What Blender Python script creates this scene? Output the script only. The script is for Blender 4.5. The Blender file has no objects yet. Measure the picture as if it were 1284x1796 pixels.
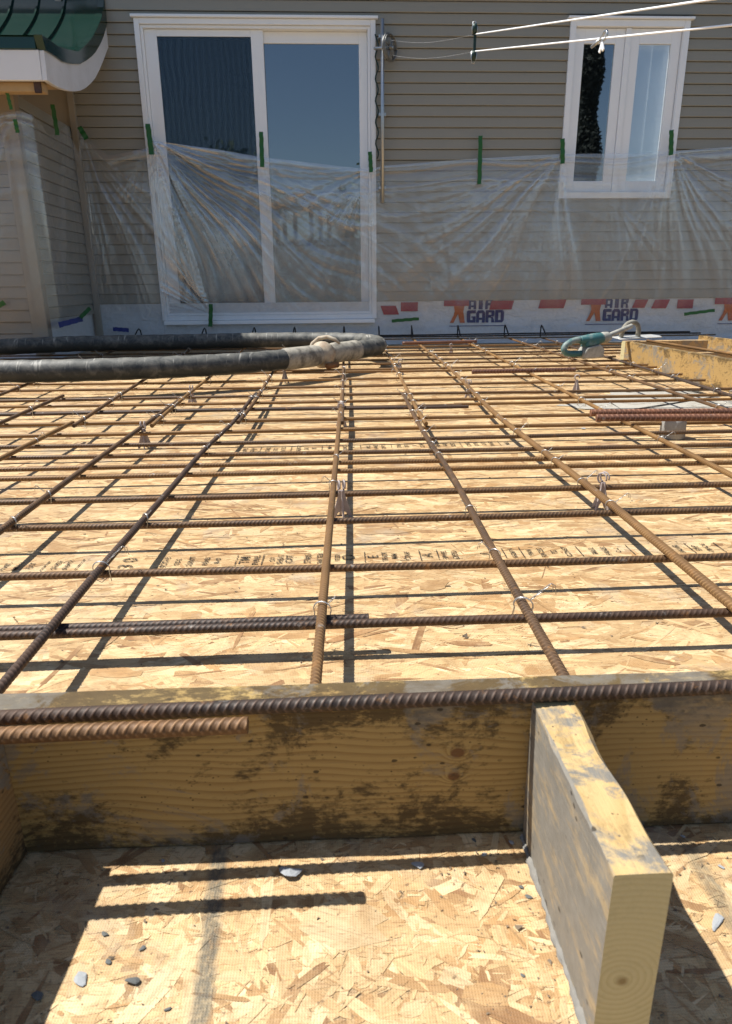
import bpy, bmesh, math, random
import numpy as np
from mathutils import Vector, Matrix
R = math.radians
rnd = random.Random(7)
rng = np.random.default_rng(11)
SC = bpy.context.scene
COL = SC.collection

# ------------------------------------------------------------------ camera, sky, sun, exposure
CAM_H = 0.535
F_PX, PITCH, YAW, ROLL = 1207.4, 0.31903, 0.03028, -0.00906
CX, CY, WPX = 642.0, 898.0, 1284.0
fw = Vector((math.sin(YAW)*math.cos(PITCH), math.cos(YAW)*math.cos(PITCH), -math.sin(PITCH)))
r0 = Vector((math.cos(YAW), -math.sin(YAW), 0)); u0 = r0.cross(fw)
rt = r0*math.cos(ROLL) + u0*math.sin(ROLL); up = -r0*math.sin(ROLL) + u0*math.cos(ROLL)
cam = bpy.data.cameras.new('camera'); cam_o = bpy.data.objects.new('camera', cam); COL.objects.link(cam_o)
M4 = Matrix((rt, up, -fw)).transposed().to_4x4(); M4.translation = Vector((0, 0, CAM_H)); cam_o.matrix_world = M4
cam.sensor_fit = 'HORIZONTAL'; cam.sensor_width = 36; cam.lens = 36*F_PX/WPX
cam.clip_start = 0.02; cam.clip_end = 600
cam.dof.use_dof = True; cam.dof.focus_distance = 1.7; cam.dof.aperture_fstop = 20.0
SC.camera = cam_o
wd = bpy.data.worlds.new("World"); SC.world = wd; wd.use_nodes = True
SUN_EL, SUN_AZ = 60.2, -77.0
sky = wd.node_tree.nodes.new('ShaderNodeTexSky'); sky.sky_type = 'NISHITA'; sky.sun_disc = False
sky.sun_elevation = R(SUN_EL); sky.sun_rotation = R(SUN_AZ); sky.dust_density = 0.6
wd.node_tree.links.new(sky.outputs[0], wd.node_tree.nodes['Background'].inputs[0])
wd.node_tree.nodes['Background'].inputs[1].default_value = 0.085
sl = bpy.data.lights.new('sun', 'SUN'); sl.energy = 5.0; sl.angle = R(0.5); sl.color = (1, .965, .90)
sun = bpy.data.objects.new('sun', sl); COL.objects.link(sun)
sdir = Vector((math.sin(R(SUN_AZ))*math.cos(R(SUN_EL)), math.cos(R(SUN_AZ))*math.cos(R(SUN_EL)), math.sin(R(SUN_EL))))
sun.rotation_euler = sdir.to_track_quat('Z', 'Y').to_euler()
SC.view_settings.view_transform = 'Standard'; SC.view_settings.look = 'None'; SC.view_settings.exposure = 0.64
SC.view_settings.gamma = 1
SC.cycles.use_denoising = True
SC.cycles.max_bounces = 10; SC.cycles.transparent_max_bounces = 16

# ------------------------------------------------------------------ measuring helpers: photo point -> place in the world
CAM = Vector((0, 0, CAM_H))
WALL_Y, PSI = 6.6, 0.0163
def ray(x, y): return fw*F_PX + rt*(x-CX) - up*(y-CY)
def onz(x, y, z=0.0):
    d = ray(x, y); return CAM + d*((z-CAM_H)/d.z)
WN = Vector((-PSI, 1, 0))
HM = Matrix.Rotation(math.atan(PSI), 4, 'Z'); HM.translation = Vector((0, WALL_Y, 0)); HI = HM.inverted()
def onwall(x, y, out=0.0):
    "house coordinates (along the wall, out of the wall is -y, up)"
    d = ray(x, y); t = (WALL_Y-out)/(WN.dot(d)); return HI @ (CAM + d*t)
def onx(x, y, X):
    d = ray(x, y); return CAM + d*(X/d.x)
def ony(x, y, Y):
    d = ray(x, y); return CAM + d*(Y/d.y)

# ------------------------------------------------------------------ tagging
def tag(o, label=None, cat=None, group=None, kind=None):
    if label: o['label'] = label
    if cat: o['category'] = cat
    if group: o['group'] = group
    if kind: o['kind'] = kind
    return o
def empty(name, loc=(0, 0, 0), rz=0.0, parent=None):
    o = bpy.data.objects.new(name, None); COL.objects.link(o)
    o.location = loc; o.rotation_euler = (0, 0, rz); o.empty_display_size = .05
    if parent: o.parent = parent
    return o
def link(name, me, mat=None, parent=None, loc=None):
    o = bpy.data.objects.new(name, me); COL.objects.link(o)
    if mat: me.materials.append(mat)
    if parent: o.parent = parent
    if loc is not None: o.location = loc
    return o
def copy_tree(o, parent=None):
    c = o.copy(); COL.objects.link(c)
    if parent: c.parent = parent
    for ch in list(o.children): copy_tree(ch, c)
    return c
def np_mesh(name, V, F, smooth=True):
    "V (n,3), F (m,k) constant polygon size"
    V = np.asarray(V, np.float32); F = np.asarray(F, np.int32)
    me = bpy.data.meshes.new(name)
    me.vertices.add(len(V)); me.vertices.foreach_set('co', V.ravel())
    k = F.shape[1]
    me.loops.add(F.size); me.loops.foreach_set('vertex_index', F.ravel())
    me.polygons.add(len(F)); me.polygons.foreach_set('loop_start', np.arange(0, F.size, k, dtype=np.int32))
    try: me.polygons.foreach_set('loop_total', np.full(len(F), k, np.int32))
    except Exception: pass
    me.polygons.foreach_set('use_smooth', np.full(len(F), smooth))
    me.update(calc_edges=True); me.validate()
    return me

class MB:
    def __init__(s): s.v = []; s.f = []; s.sm = []
    def add(s, V, F, smooth=False):
        n = len(s.v); s.v += [tuple(p) for p in V]; s.f += [tuple(i+n for i in f) for f in F]; s.sm += [smooth]*len(F); return s
    def box(s, x0, x1, y0, y1, z0, z1):
        V = [(x, y, z) for z in (z0, z1) for y in (y0, y1) for x in (x0, x1)]
        return s.add(V, [(0,2,3,1), (4,5,7,6), (0,1,5,4), (1,3,7,5), (3,2,6,7), (2,0,4,6)])
    def prism(s, poly, d):
        "polygon (list of 3d points) extruded by vector d"
        n = len(poly); d = Vector(d); a = [Vector(p) for p in poly]; b = [p+d for p in a]
        return s.add(a+b, [tuple(range(n))[::-1], tuple(range(n, 2*n))] + [(i, (i+1) % n, n+(i+1) % n, n+i) for i in range(n)])
    def tube(s, pts, r, seg=8, cap=True):
        pts = [Vector(p) for p in pts]; n = len(pts); V = []; F = []
        rad = r if isinstance(r, (list, tuple)) else [r]*n
        t = (pts[1]-pts[0]).normalized(); a = t.orthogonal().normalized()
        for i, p in enumerate(pts):
            t2 = (pts[min(i+1, n-1)]-pts[max(i-1, 0)]).normalized()
            a = (a - t2*a.dot(t2)).normalized(); b = t2.cross(a)
            for k in range(seg):
                w = 2*math.pi*k/seg; V.append(p + (a*math.cos(w)+b*math.sin(w))*rad[i])
        for i in range(n-1):
            for k in range(seg):
                F.append((i*seg+k, i*seg+(k+1) % seg, (i+1)*seg+(k+1) % seg, (i+1)*seg+k))
        if cap: F += [tuple(range(seg))[::-1], tuple((n-1)*seg+k for k in range(seg))]
        return s.add(V, F, True)
    def lathe(s, prof, c, axis='Z', seg=24):
        c = Vector(c); V = []; F = []; n = len(prof)
        for (r, h) in prof:
            for k in range(seg):
                w = 2*math.pi*k/seg; q = (r*math.cos(w), r*math.sin(w), h)
                q = {'Z': q, 'X': (q[2], q[0], q[1]), 'Y': (q[0], q[2], q[1])}[axis]; V.append(c+Vector(q))
        for i in range(n-1):
            for k in range(seg): F.append((i*seg+k, i*seg+(k+1) % seg, (i+1)*seg+(k+1) % seg, (i+1)*seg+k))
        F += [tuple(range(seg))[::-1], tuple((n-1)*seg+k for k in range(seg))]
        return s.add(V, F, True)
    def build(s, name, mat, parent=None, bevel=0, loc=None, rz=0, segs=2):
        me = bpy.data.meshes.new(name); me.from_pydata(s.v, [], s.f)
        me.polygons.foreach_set('use_smooth', s.sm); me.update()
        bm = bmesh.new(); bm.from_mesh(me); bmesh.ops.recalc_face_normals(bm, faces=bm.faces); bm.to_mesh(me); bm.free()
        o = link(name, me, mat, parent, loc); o.rotation_euler.z = rz
        if bevel:
            m = o.modifiers.new('bevel', 'BEVEL'); m.width = bevel; m.segments = segs; m.limit_method = 'ANGLE'; m.angle_limit = R(40)
        return o

# ------------------------------------------------------------------ materials
class NT:
    def __init__(s, name):
        s.m = bpy.data.materials.new(name); s.m.use_nodes = True; s.t = s.m.node_tree
        s.b = s.t.nodes['Principled BSDF']; s.o = s.t.nodes['Material Output']
    def n(s, typ, **kw):
        d = s.t.nodes.new('ShaderNode'+typ)
        for k, v in kw.items():
            if k.startswith('_'): setattr(d, k[1:], v)
        for k, v in kw.items():
            if not k.startswith('_'): s.set(d.inputs[int(k[1:]) if k[1:].isdigit() and k[0] == 'i' else k], v)
        return d
    def set(s, inp, v):
        if isinstance(v, bpy.types.NodeSocket): s.t.links.new(v, inp)
        elif isinstance(v, bpy.types.Node): s.t.links.new(v.outputs[0], inp)
        else:
            if isinstance(v, tuple) and len(v) == 3 and inp.type == 'RGBA': v = (*v, 1)
            inp.default_value = v
    def coord(s, which='Object', scale=(1, 1, 1), loc=(0, 0, 0), rot=(0, 0, 0)):
        c = s.n('TexCoord'); m = s.n('Mapping', Vector=c.outputs[which], Scale=scale, Location=loc, Rotation=rot); return m.outputs[0]
    def noise(s, vec, scale=5, detail=4, rough=.55, dist=0, out=0):
        d = s.n('TexNoise', Vector=vec, Scale=scale, Detail=detail, Roughness=rough, Distortion=dist); return d.outputs[out]
    def ramp(s, fac, *stops):
        d = s.n('ValToRGB', Fac=fac); e = d.color_ramp.elements
        while len(e) < len(stops): e.new(.5)
        for el, (p, c) in zip(e, stops):
            el.position = p; el.color = (c, c, c, 1) if isinstance(c, (int, float)) else (*c, 1)
        return d.outputs[0]
    def mix(s, f, a, b, blend='MIX'):
        d = s.n('Mix', _data_type='RGBA', _blend_type=blend); s.set(d.inputs[0], f); s.set(d.inputs[6], a); s.set(d.inputs[7], b); return d.outputs[2]
    def math(s, op, a, b=0.0, c=None, clamp=False):
        d = s.n('Math', _operation=op, _use_clamp=clamp); s.set(d.inputs[0], a); s.set(d.inputs[1], b)
        if c is not None: s.set(d.inputs[2], c)
        return d.outputs[0]
    def bump(s, h, strength=.3, dist=.002, normal=None):
        d = s.n('Bump', Height=h, Strength=strength, Distance=dist)
        if normal is not None: s.set(d.inputs['Normal'], normal)
        return d.outputs[0]
    def P(s, **kw):
        for k, v in kw.items(): s.set(s.b.inputs[k.replace('_', ' ')], v)
        return s.m

def simple(name, col, rough=.6, metal=0, var=.12, scale=30, bump=.0, spec=.5, dirt=None, dirt_amt=.5):
    t = NT(name); v = t.coord()
    n1 = t.noise(v, scale, 5)
    c = t.mix(n1, tuple(x*(1-var) for x in col), tuple(min(1, x*(1+var)) for x in col))
    if dirt:
        n2 = t.noise(v, scale*.35, 8, .65)
        c = t.mix(t.math('MULTIPLY', t.ramp(n2, (.45, 0), (.62, 1)), dirt_amt), c, dirt)
    kw = dict(Base_Color=c, Roughness=t.ramp(n1, (.3, rough*.85), (.7, min(1, rough*1.1))), Metallic=metal, Specular_IOR_Level=spec)
    if bump: kw['Normal'] = t.bump(n1, bump, .002)
    return t.P(**kw)

def mat_osb():
    t = NT('strand_board')
    col = t.n('Attribute', _attribute_name='col').outputs['Color']
    gr = t.n('Attribute', _attribute_name='gr').outputs['Vector']
    gm = t.n('Mapping', Vector=gr, Scale=(9, 330, 60)).outputs[0]
    g = t.noise(gm, 1.0, 4, .6)
    c = t.mix(t.ramp(g, (.30, .55), (.47, .95), (.7, 1.12)), (0, 0, 0), col, 'MULTIPLY')
    d = t.n('Mix', _data_type='RGBA', _blend_type='MULTIPLY'); d.inputs[0].default_value = 1
    t.set(d.inputs[6], col); t.set(d.inputs[7], t.ramp(g, (.27, .66), (.45, .98), (.75, 1.1))); c = d.outputs[2]
    pos = t.coord('Object')
    fl = t.noise(t.coord('Object', (30, 130, 1)), 1.0, 6, .68, .8)
    c = t.mix(t.ramp(t.noise(pos, 26, 5, .65), (.44, 0), (.64, .6)), c, t.mix(t.ramp(fl, (.32, 0), (.66, 1)), (.40, .235, .10), (.61, .445, .235)))
    big = t.noise(pos, 2.2, 6, .6)
    c = t.mix(t.math('MULTIPLY', t.ramp(big, (.46, 0), (.7, 1)), .3), c, (.36, .25, .145))
    bl = t.noise(pos, 17, 8, .7, .6)
    c = t.mix(t.math('MULTIPLY', t.ramp(bl, (.50, 0), (.64, 1)), .6), c, (.30, .175, .075))
    # fine dark wax and dust specks
    sp = t.noise(pos, 130, 3, .7)
    c = t.mix(t.math('MULTIPLY', t.ramp(sp, (.62, 0), (.70, 1)), .75), c, (.13, .08, .045))
    fb_ = t.noise(t.coord('Object', (60, 420, 1), (3, 1, 0), (0, 0, .3)), 1, 3, .6)
    c = t.mix(t.math('MULTIPLY', t.ramp(fb_, (.58, 0), (.67, 1)), .7), c, (.24, .13, .06))
    # grey mortar trails left on the sheet in the near bay
    x = t.n('SeparateXYZ', Vector=pos)
    wob = t.math('MULTIPLY', t.math('SUBTRACT', t.noise(pos, 90, 5, .7), .5), .012)
    def trail(a, bslope, y0, y1, w, amt):
        cx = t.math('ADD', t.math('MULTIPLY', x.outputs[1], bslope), a)
        dd = t.math('ABSOLUTE', t.math('ADD', t.math('SUBTRACT', x.outputs[0], cx), wob))
        f = t.n('MapRange', Value=dd); f.inputs[1].default_value = w; f.inputs[2].default_value = w*.45
        fy = t.n('MapRange', Value=x.outputs[1]); fy.inputs[1].default_value = y1+.02; fy.inputs[2].default_value = y1
        fz = t.n('MapRange', Value=x.outputs[1]); fz.inputs[1].default_value = y0-.02; fz.inputs[2].default_value = y0
        k = t.ramp(t.noise(t.coord('Object', (240, 120, 1)), 1, 3, .7), (.25, .35), (.55, 1))
        f = t.math('MULTIPLY', t.math('MULTIPLY', f, fy), t.math('MULTIPLY', fz, amt))
        return t.math('MULTIPLY', f, k)
    for (p0, p1, w, amt) in (((385, 1498), (352, 1790), .0105, .85), ((1205, 1480), (1290, 1625), .011, .6)):
        A, B = onz(*p0), onz(*p1); sl_ = (A.x-B.x)/(A.y-B.y)
        c = t.mix(trail(A.x-sl_*A.y, sl_, min(A.y, B.y), max(A.y, B.y), w, amt), c, (.10, .095, .075))
    # thin film of dried cement here and there
    cm = t.noise(pos, 5.5, 9, .68, .3)
    c = t.mix(t.math('MULTIPLY', t.ramp(cm, (.55, 0), (.66, 1)), .5), c, (.34, .29, .22))
    # screen print of the caul plate
    wx = t.n('TexWave', Vector=pos, Scale=1/(.0024*20)*6.283/1, _wave_type='BANDS', _bands_direction='X')
    wy = t.n('TexWave', Vector=pos, Scale=1/(.0024*20)*6.283/1, _wave_type='BANDS', _bands_direction='Y')
    grid = t.math('MULTIPLY', wx.outputs[1], wy.outputs[1])
    h = t.math('ADD', t.math('MULTIPLY', g, 1.0), t.math('MULTIPLY', grid, .45))
    return t.P(Base_Color=c, Roughness=.62, Specular_IOR_Level=.35, Normal=t.bump(h, .55, .0012))

def mat_lumber(name, pith=(0, 0, 0), base=((.50, .33, .15), (.36, .21, .085)), stain=.5, cement=.3, edge=0.0, seed=0.0, green=0.0, specks=.8, left=0.0, knots=(), rings=58, warp=.012, patches=(), blots=()):
    t = NT(name); tc = t.n('TexCoord').outputs['Object']; x = t.n('SeparateXYZ', Vector=tc)
    o = t.coord('Object', (1, 1, 1), (seed*3.1, seed, seed*.7))
    s = t.coord('Object', (3, 40, 40), (seed, seed*1.7, 0))
    wn = t.n('TexNoise', Vector=t.coord('Object', (2.2, 5, 5), (seed, 0, seed)), Scale=1.0, Detail=2)
    wv = t.n('VectorMath', _operation='SCALE'); wv2 = t.n('VectorMath', _operation='SUBTRACT'); t.set(wv2.inputs[0], wn.outputs['Color']); wv2.inputs[1].default_value = (.5, .5, .5)
    t.set(wv.inputs[0], wv2.outputs[0]); wv.inputs['Scale'].default_value = warp*8
    vv = t.n('VectorMath', _operation='ADD'); t.set(vv.inputs[0], t.coord('Object', (.12, 1, 1), pith)); t.set(vv.inputs[1], wv.outputs[0])
    kn = None
    for (kx, kz, kr) in knots:
        d = t.n('VectorMath', _operation='DISTANCE'); cb = t.n('CombineXYZ', X=x.outputs[0], Z=t.math('MULTIPLY', x.outputs[2], 1.25)); t.set(d.inputs[0], cb.outputs[0]); d.inputs[1].default_value = (kx, 0, kz*1.25)
        k1 = t.math('SUBTRACT', 1.0, t.math('DIVIDE', d.outputs['Value'], kr*3), clamp=True); k1 = t.math('POWER', k1, 2.0)
        kn = k1 if kn is None else t.math('MAXIMUM', kn, k1)
    w = t.n('TexWave', Vector=vv.outputs[0], Scale=rings, Distortion=1.5, Detail=2, _wave_type='RINGS', _rings_direction='X', _wave_profile='SAW')
    if kn is not None: t.set(w.inputs['Phase Offset'], t.math('MULTIPLY', kn, 26.0))
    fib = t.noise(s, 9, 6, .65); lo = t.noise(o, 6, 3)
    c = t.mix(t.math('MULTIPLY', t.ramp(w.outputs[1], (.35, 0), (.9, 1), (1, .2)), t.ramp(lo, (.3, .6), (.65, 1.25))), base[0], base[1])
    c = t.mix(.4, c, t.mix(fib, base[1], base[0]))
    if kn is not None: c = t.mix(t.ramp(kn, (.36, 0), (.52, 1)), c, (.16, .08, .03))
    # dark form-oil and mud stains with an edge of their own
    zc = t.math('MULTIPLY', t.math('POWER', t.math('MULTIPLY', t.math('ABSOLUTE', t.math('SUBTRACT', x.outputs[2], .082)), 12.3), 3.0), edge)
    st = t.math('ADD', t.noise(o, 14, 10, .72, .5), zc)
    for (kx, kz, kr, amt) in blots:
        d = t.n('VectorMath', _operation='DISTANCE'); cb = t.n('CombineXYZ', X=x.outputs[0], Z=x.outputs[2]); t.set(d.inputs[0], cb.outputs[0]); d.inputs[1].default_value = (kx, 0, kz)
        st = t.math('ADD', st, t.math('MULTIPLY', t.math('SUBTRACT', 1.0, t.math('DIVIDE', d.outputs['Value'], kr), clamp=True), amt))
    brk = t.noise(t.coord('Object', (60, 150, 150), (seed, 0, 0)), 1, 5, .75)
    c = t.mix(t.math('MULTIPLY', t.ramp(t.math('ADD', st, t.math('MULTIPLY', t.math('SUBTRACT', brk, .5), .62)), (.56, 0), (.68, .9)), stain), c, t.mix(t.noise(o, 90, 4), (.018, .013, .008), (.07, .045, .02)))
    fn = t.n('TexVoronoi', Vector=t.coord('Object', (130, 130, 170), (seed, 3, 0)), Scale=1.0, Randomness=1)
    c = t.mix(t.math('MULTIPLY', t.math('MULTIPLY', t.ramp(t.math('ADD', fn.outputs['Distance'], t.math('MULTIPLY', t.noise(o, 300, 2), .2)), (.20, 1), (.26, 0)), t.ramp(t.noise(o, 16, 3), (.47, 0), (.56, 1))), specks), c, (.03, .02, .012))
    cm = t.noise(o, 7.5, 10, .74, .6)
    if left: cm = t.math('ADD', cm, t.math('MULTIPLY', t.ramp(t.n('SeparateXYZ', Vector=t.n('TexCoord').outputs['Normal']).outputs[1], (.35, 0), (.7, 1)), left))
    for (kx, kz, kr, amt) in patches:
        d = t.n('VectorMath', _operation='DISTANCE'); cb = t.n('CombineXYZ', X=x.outputs[0], Z=x.outputs[2]); t.set(d.inputs[0], cb.outputs[0]); d.inputs[1].default_value = (kx, 0, kz)
        cm = t.math('ADD', cm, t.math('MULTIPLY', t.math('SUBTRACT', 1.0, t.math('DIVIDE', d.outputs['Value'], kr), clamp=True), amt))
    cmx = t.noise(t.coord('Object', (18, 60, 60)), 1, 6, .7)
    c = t.mix(t.math('MULTIPLY', t.ramp(cm, (.52, 0), (.57, 1)), t.math('MULTIPLY', t.ramp(cmx, (.30, .35), (.5, 1)), cement)), c, t.mix(t.noise(o, 60, 5, .7), (.11, .104, .09), (.25, .237, .21)))
    sp = t.n('TexVoronoi', Vector=t.coord('Object', (45, 45, 75), (seed, 0, 0)), Scale=1.0, Randomness=1)
    sw = t.math('ADD', sp.outputs['Distance'], t.math('MULTIPLY', t.noise(o, 200, 3), .16))
    c = t.mix(t.math('MULTIPLY', t.math('MULTIPLY', t.ramp(sw, (.19, 1), (.23, 0)), t.ramp(t.noise(o, 9, 3), (.46, 0), (.54, 1))), specks), c, (.025, .018, .011))
    if rings == 64:
        d = t.n('VectorMath', _operation='DISTANCE'); cb = t.n('CombineXYZ', Y=x.outputs[1], Z=x.outputs[2]); t.set(d.inputs[0], cb.outputs[0]); d.inputs[1].default_value = (0, .004, .062)
        dd = t.math('ADD', d.outputs['Value'], t.math('MULTIPLY', t.noise(o, 120, 3), .004))
        c = t.mix(t.ramp(dd, (.0045, .9), (.0075, 0)), c, (.16, .085, .02))
    if green: c = t.mix(green, c, (.42, .40, .22))
    h = t.math('ADD', fib, t.math('MULTIPLY', cm, 1.4))
    return t.P(Base_Color=c, Roughness=.78, Specular_IOR_Level=.3, Normal=t.bump(h, .5, .0015))

def mat_rebar(name, a, b, dark, amt):
    t = NT(name); v = t.coord('Object', (1, 1, 1)); oi = t.n('ObjectInfo')
    vv = t.n('VectorMath', _operation='ADD'); t.set(vv.inputs[0], v); t.set(vv.inputs[1], oi.outputs['Location'])
    n1 = t.noise(vv.outputs[0], 160, 5, .7); n2 = t.noise(vv.outputs[0], 7, 5, .6)
    c = t.mix(n1, a, b)
    c = t.mix(t.math('MULTIPLY', t.ramp(n2, (.36, 0), (.62, 1)), amt), c, dark)
    c = t.mix(t.math('MULTIPLY', oi.outputs['Random'], .65), c, tuple(x*1.25 for x in dark))
    n3 = t.noise(vv.outputs[0], 38, 6, .7)
    c = t.mix(t.math('MULTIPLY', t.ramp(n3, (.58, 0), (.68, 1)), .5), c, (.33, .15, .04))
    c = t.mix(t.math('MULTIPLY', t.ramp(t.noise(vv.outputs[0], 23, 6, .7), (.64, 0), (.70, 1)), .6), c, (.33, .31, .28))
    cr = t.n('Attribute', _attribute_name='crest').outputs['Fac']
    c = t.mix(t.math('MULTIPLY', cr, .55), c, tuple(min(1, x*1.4+.05) for x in b))
    return t.P(Base_Color=c, Roughness=t.ramp(n2, (.3, .72), (.7, .52)), Metallic=.22, Normal=t.bump(n1, .35, .0006))

def mat_plastic():
    t = NT('clear_poly_film')
    op = t.n('Attribute', _attribute_name='veil').outputs['Fac']
    v = t.coord('Object'); n = t.noise(v, 14, 5, .6)
    fac = t.math('ADD', op, t.math('MULTIPLY', t.math('SUBTRACT', n, .5), .12), clamp=True)
    fr = t.n('LayerWeight', Blend=.25)
    bp = t.bump(t.noise(v, 55, 4, .6), .25, .004)
    dif = t.n('BsdfDiffuse', Color=(.78, .80, .82)); trl = t.n('BsdfTranslucent', Color=(.7, .7, .7))
    m1 = t.n('MixShader', Fac=.3); t.set(m1.inputs[1], dif); t.set(m1.inputs[2], trl)
    gl = t.n('BsdfGlossy', Roughness=.16, Normal=bp)
    m2 = t.n('MixShader', Fac=.52); t.set(m2.inputs[1], m1); t.set(m2.inputs[2], gl)
    tr = t.n('BsdfTransparent', Color=(.97, .97, .97))
    f2 = t.math('ADD', fac, t.math('MULTIPLY', fr.outputs['Facing'], .10), clamp=True)
    m3 = t.n('MixShader', Fac=f2); t.set(m3.inputs[1], tr); t.set(m3.inputs[2], m2)
    t.t.links.new(m3.outputs[0], t.o.inputs[0]); return t.m

def mat_glass(name, refl=.16, tint=(.75, .8, .82)):
    t = NT(name); fr = t.n('Fresnel', IOR=1.5)
    f = t.math('ADD', t.math('MULTIPLY', fr.outputs[0], 1.6), refl, clamp=True)
    gl = t.n('BsdfGlossy', Roughness=.012, Color=(.86, .94, 1.0)); tr = t.n('BsdfTransparent', Color=tint)
    m = t.n('MixShader', Fac=f); t.set(m.inputs[1], tr); t.set(m.inputs[2], gl)
    t.t.links.new(m.outputs[0], t.o.inputs[0]); return t.m

def mat_screen():
    t = NT('insect_screen')
    d = t.n('BsdfDiffuse', Color=(.030, .058, .090)); tr = t.n('BsdfTransparent')
    v = t.coord('Object')
    w = t.n('TexWave', Vector=v, Scale=6.5, Distortion=7, Detail=2, _wave_type='BANDS', _bands_direction='X'); w.inputs['Detail Scale'].default_value = .4
    m = t.n('MixShader', Fac=t.ramp(w.outputs[1], (0, .33), (1, .40))); t.set(m.inputs[1], tr); t.set(m.inputs[2], d)
    t.t.links.new(m.outputs[0], t.o.inputs[0]); return t.m

def mat_siding():
    t = NT('vinyl_siding'); v = t.coord('Object', (.6, 6, 22))
    n = t.noise(v, 6, 5); n2 = t.noise(t.coord('Object', (1, 1, 1)), 3, 5)
    c = t.mix(n, (.275, .257, .21), (.31, .292, .24)); c = t.mix(t.math('MULTIPLY', n2, .25), c, (.22, .205, .17))
    return t.P(Base_Color=c, Roughness=.55, Normal=t.bump(n, .12, .002))

def mat_hose():
    t = NT('rubber_hose'); v = t.coord('Object')
    n = t.noise(v, 16, 9, .7, .4); n2 = t.noise(v, 60, 4, .6)
    c = t.mix(n2, (.014, .018, .019), (.03, .034, .034))
    nz = t.n('SeparateXYZ', Vector=t.n('NewGeometry').outputs['Normal']).outputs[2]
    up_ = t.math('ADD', t.math('MULTIPLY', nz, .16), n)
    c = t.mix(t.math('MULTIPLY', t.ramp(up_, (.47, 0), (.80, 1)), .55), c, (.27, .255, .215))
    w = t.noise(t.coord('Object', (55, 7, 7)), 1, 4, .6, .5)
    c = t.mix(t.math('MULTIPLY', t.math('MULTIPLY', t.ramp(w, (.60, 0), (.66, 1)), t.ramp(nz, (.0, 0), (.6, 1))), .5), c, (.50, .48, .42))
    return t.P(Base_Color=c, Roughness=.6, Normal=t.bump(n, .5, .003))

def mat_wrap():
    t = NT('house_wrap_film'); v = t.coord('Object', (1, 1, 1.6)); n = t.noise(v, 9, 6, .6, .6); n2 = t.noise(v, 40, 5)
    c = t.mix(n, (.52, .54, .56), (.70, .72, .74)); c = t.mix(t.math('MULTIPLY', t.ramp(n2, (.55, 0), (.7, 1)), .3), c, (.35, .33, .30))
    return t.P(Base_Color=c, Roughness=.5, Normal=t.bump(n, .8, .02))

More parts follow.
